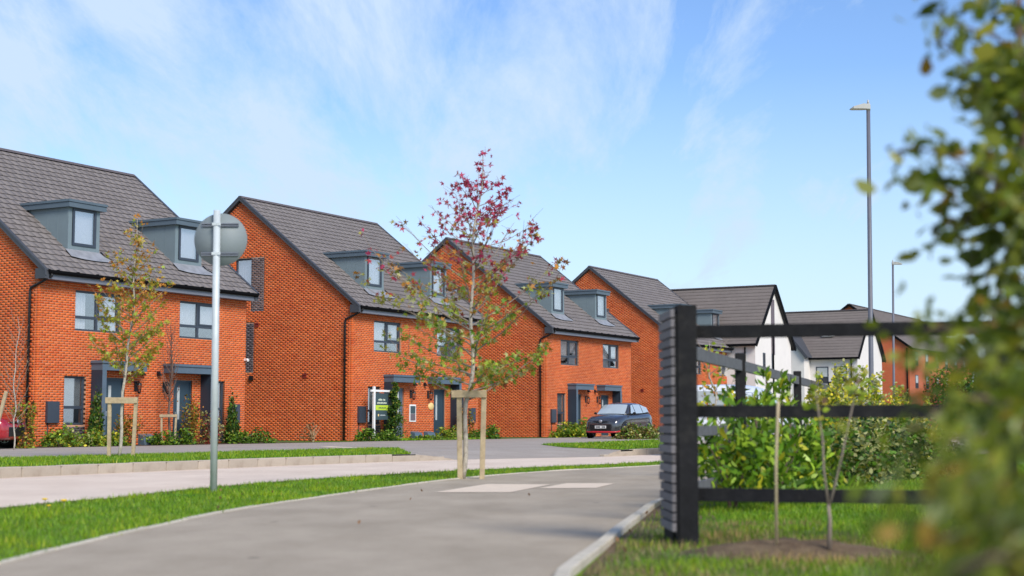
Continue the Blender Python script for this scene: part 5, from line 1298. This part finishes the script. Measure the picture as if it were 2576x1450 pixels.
def hatchback(org, heading, paint, label, accent=None, rims=None, hk=1.0, plate=True):
    rt = empty('parked_car', org, heading, label, 'car', 'parked cars')
    st = [(1.98, ring(.52, .30, .56, .01)), (1.93, ring(.70, .22, .70, .02)), (1.74, ring(.81, .19, .83, .03)), (1.35, ring(.845, .19, .93, .035)), (.95, ring(.85, .19, .985, .03)), (.4, ring(.85, .19, 1.00, .02)), (-.6, ring(.85, .19, 1.02, .02)), (-1.3, ring(.85, .19, 1.05, .02)), (-1.72, ring(.82, .20, 1.05, .02)), (-1.92, ring(.74, .28, .98, .01)), (-1.96, ring(.62, .36, .85, .01))]
    sub(loft(st).obj('body', paint, rt), 2)
    # cabin shell
    def cr(hwb, hwt, zb, zt): half = [(hwb, zb), (hwb * .55 + hwt * .45, zb * .5 + zt * .5), (hwt, zt - .07), (hwt * .85, zt - .008), (hwt * .4, zt + .012)]; return half + [(-y, z) for y, z in reversed(half)]
    cb_ = [(.98, cr(.74, .72, .93, .965)), (.52, cr(.78, .66, .95, 1.26)), (.22, cr(.79, .60, .96, 1.44)), (-.3, cr(.79, .58, .97, 1.50)), (-1.1, cr(.78, .56, .98, 1.48)), (-1.45, cr(.77, .56, .98, 1.40)), (-1.70, cr(.74, .60, .98, 1.20)), (-1.86, cr(.72, .66, .95, 1.02))]
    sub(loft(cb_).obj('cabin', paint, rt), 1)
    # glass, slightly proud of the shell
    e = .016
    ws = MB(); A = [(.92, .985), (.62, 1.20), (.34, 1.385)]; hwA = [.66, .61, .545]
    for (xa, za), (xb, zb), wa, wb in zip(A[:-1], A[1:], hwA[:-1], hwA[1:]):
        cols = 6
        for i in range(cols):
            f0, f1 = -1 + 2 * i / cols, -1 + 2 * (i + 1) / cols
            def P3(x, z, w, f): return (x + .07 * (1 - f * f) + e, w * f, z + e + .02 * (1 - f * f))
            ws.quad(P3(xa, za, wa, f0), P3(xa, za, wa, f1), P3(xb, zb, wb, f1), P3(xb, zb, wb, f0))
    ws.sm = [True] * len(ws.sm); ws.obj('windscreen', M['car_shine'], rt)
    for s in (1, -1):
        def SP3(x, z): t = (z - .99) / .45; return (x, s * (.79 - .17 * t * t - .04 * t + .022), z)
        g1 = [(.60, 1.03), (.10, 1.03), (.10, 1.40), (.30, 1.375)]; g2 = [(.04, 1.03), (-.72, 1.05), (-.72, 1.42), (.04, 1.41)]; g3 = [(-.78, 1.05), (-1.36, 1.12), (-1.30, 1.30), (-.78, 1.41)]
        for g in (g1, g2, g3):
            pp = [SP3(*p) for p in g]; b = MB(); b.poly(pp if s > 0 else pp[::-1]); b.obj('side_window', M['car_shine'], rt)
        b = MB(); b.box(-.06, .06, -.09, .09, -.06, .06); sub(b.obj('mirror', M['black'], rt, (.50, s * .93, 1.04)), 2)
        b = MB(); b.box(-.19, .17, -.13, .13, -.075, .065); o = sub(b.obj('headlight', M['lampglass'], rt, (1.73, s * .64, .70), (0, .25, -s * .5)), 2)
        wheel(rt, 1.26, s * .765, .30, rims or M['steel'], -s); wheel(rt, -1.24, s * .765, .30, rims or M['steel'], -s)
        for xw in (1.26, -1.24):
            b = MB(); b.lathe([(.34, 0), (.375, .012), (.385, 0)], 26, Matrix.Translation((xw, s * .845, .31)) @ Matrix.Rotation(-s * math.pi / 2, 4, 'X')); b.lathe([(0, -.003), (.35, .004)], 26, Matrix.Translation((xw, s * .84, .31)) @ Matrix.Rotation(-s * math.pi / 2, 4, 'X'))
            b.obj('wheel_arch', M['black'], rt)
    MB().box(1.90, 1.985, -.50, .50, .30, .56).obj('grille', M['black'], rt, bevel=.03)
    b = MB(); b.tube([(1.88, -.5, .66), (1.965, -.25, .68), (1.985, 0, .685), (1.965, .25, .68), (1.88, .5, .66)], .022, 6); b.obj('upper_grille', M['black'], rt)
    b = MB(); b.lathe([(0, .01), (.055, .008), (.06, 0)], 14, Matrix.Translation((1.995, 0, .70)) @ Matrix.Rotation(math.pi / 2, 4, 'Y') @ Matrix.Scale(1.4, 4, (0, 1, 0))); b.obj('emblem', M['steel'], rt)
    if accent:
        b = MB(); b.tube([(1.70, -.80, .27), (1.90, -.62, .25), (1.98, -.3, .245), (1.99, 0, .245), (1.98, .3, .245), (1.90, .62, .25), (1.70, .80, .27)], .035, 8); b.obj('bumper_stripe', accent, rt)
        for s in (1, -1): MB().box(-.85, .85, s * .862, s * .845, .25, .30).obj('sill_stripe', accent, rt)
    if plate:
        pl = MB().box(1.99, 2.0, -.26, .26, .40, .51).obj('number_plate', M['white'], rt); b = MB()
        for i in range(8):
            if i == 4: continue
            y = -.22 + i * .057; b.box(2.001, 2.004, y, y + .038, .42, .49)
        b.obj('plate_characters', M['black'], pl)
    MB().bar((.99, -.5, 1.0), (.93, .5, 1.02), .02, .02).obj('wiper', M['black'], rt)
    rt.scale = (1, 1, hk); return rt
def glossy_opaque(name, col, rough=.05, spec=1.0, metal=.0, coat=1.0): return pbr(name, col, rough, metal, spec, coat=coat)
M['car_shine'] = pbr('car_glass_painted_sky', (.52, .59, .60), .08, .25, 1.0, coat=1.0)  # pale base colour stands in for sky mirrored in the glass
M['lampglass'] = pbr('headlamp_lens', (.62, .64, .64), .08, .2, 1.0, coat=1.0)
blackp = pbr('black_car_paint', (.045, .046, .050), .14, .2, .8, coat=1.0); redp = pbr('red_car_paint', (.40, .012, .02), .2, .1, .6, coat=1.0); redac = pbr('red_trim', (.50, .02, .03), .4)
cp = dp(1520, 1098, 70.5)
hatchback((cp.x + .72, cp.y, 0.03), UA + math.pi + rad(1), blackp, 'black hatchback with red bumper trim parked facing us before the third house', redac, M['fascia'], 1.08).scale = (1.05, 1.06, 1.08)
v = Vector((-15.85, 42.9, 0))
hatchback((v.x, v.y, 0.02), rad(-8), redp, 'red car at the left edge, only its front wing and wheel in view', None, M['steel'], 1.06, plate=False)
# white van on the road behind the laurels
vp_ = dp(1868, 1060, 42.0)
vp_ = Vector((6.2, 41.6, 0))
rt = empty('white_van', (vp_.x, vp_.y, -.145), UA, 'white van with a green waist stripe seen through the fence rails', 'van')
whitep = pbr('white_van_paint', (.74, .76, .80), .25, 0, .6, coat=.8)
st = [(2.15, ring(.60, .35, .72, .01)), (2.08, ring(.80, .28, .92, .02)), (1.75, ring(.86, .26, 1.05, .03)), (1.25, ring(.88, .26, 1.18, .03)), (1.0, ring(.88, .26, 1.20, .03)), (-2.0, ring(.88, .28, 1.20, .02)), (-2.2, ring(.86, .32, 1.18, .01))]
sub(loft(st).obj('body', whitep, rt), 1)
def vr(hb, ht, zb, zt): half = [(hb, zb), (hb * .98, zb * .6 + zt * .4), (ht, zt - .10), (ht * .9, zt - .015), (ht * .4, zt + .01)]; return half + [(-y, z) for y, z in reversed(half)]
sub(loft([(1.35, vr(.84, .82, 1.05, 1.2)), (.85, vr(.86, .74, 1.08, 1.66)), (.45, vr(.87, .74, 1.08, 1.86)), (-.6, vr(.87, .76, 1.08, 1.90)), (-2.05, vr(.87, .76, 1.08, 1.88)), (-2.2, vr(.86, .76, 1.08, 1.82))]).obj('cabin', whitep, rt), 1)
for s in (1, -1):
    b = MB(); b.poly([(1.05, s * .868, 1.22), (.30, s * .885, 1.22), (.30, s * .80, 1.70), (.70, s * .80, 1.66)]); b.obj('side_window', M['car_shine'], rt)
    MB().box(-2.1, .25, s * .868, s * .876, 1.36, 1.50).obj('waist_stripe', pbr('mint_stripe', (.30, .62, .36), .5) if s > 0 else bpy.data.materials['mint_stripe'], rt)
    b = MB()
    for x0, x1, z0, z1 in ((-1.9, -.3, 1.20, 1.21), (-1.9, -.3, 1.66, 1.67), (-1.9, -1.89, 1.2, 1.67), (-.31, -.3, 1.2, 1.67), (-1.2, -1.19, .5, 1.67)): b.box(x0, x1, s * .86, s * .877, z0, z1)
    b.obj('panel_seam', M['fascia'], rt)
    wheel(rt, 1.35, s * .80, .32, M['steel'], -s); wheel(rt, -1.35, s * .80, .32, M['steel'], -s)
b = MB()
for (xa, za), (xb, zb), wa, wb in (((1.30, 1.14), (1.02, 1.44), .78, .74), ((1.02, 1.44), (.72, 1.72), .74, .69)): b.quad((xa + .04, -wa, za + .02), (xa + .04, wa, za + .02), (xb + .04, wb, zb + .02), (xb + .04, -wb, zb + .02))
b.obj('windscreen', M['car_shine'], rt); MB().box(-2.235, -2.21, -.7, .7, 1.2, 1.7).obj('rear_window', M['blind'], rt)

# far hedge line and trees beyond the estate
rg = np.random.default_rng(9)
for i, (px, d, h, w_) in enumerate([(2420, 150, 6.5, 9), (2500, 120, 4.5, 8), (2580, 140, 6, 9), (1720, 175, 4, 8)]):
    p_ = dp(px, 1040, d); rt = empty('distant_tree', (p_.x, d, 0), 0, ['distant dark tree behind the brick block, right of the lamp posts', 'distant low tree behind the blurred leaves near the right edge', 'distant tree at the right edge above the white house', 'distant low tree between the fourth house and the white gable'][i], 'tree', 'distant trees')
    MB().tube([(0, 0, 0), (0, 0, h * .7)], [.25, .08], 8).obj('trunk', M['bark_dark'], rt); n = 2600
    u_ = rg.normal(size=(n, 3)); u_ /= np.linalg.norm(u_, axis=1)[:, None]; u_ *= rg.random((n, 1)) ** .35
    foliage('crown', rt, u_ * np.array([w_ / 2, w_ / 2, h * .42]) + np.array([0, 0, h * .58]), .35 * rg.uniform(.6, 1.3, n), pick([DKG, GREEN, OLIVE], [4, 3, 1], n, i), seed=300 + i)
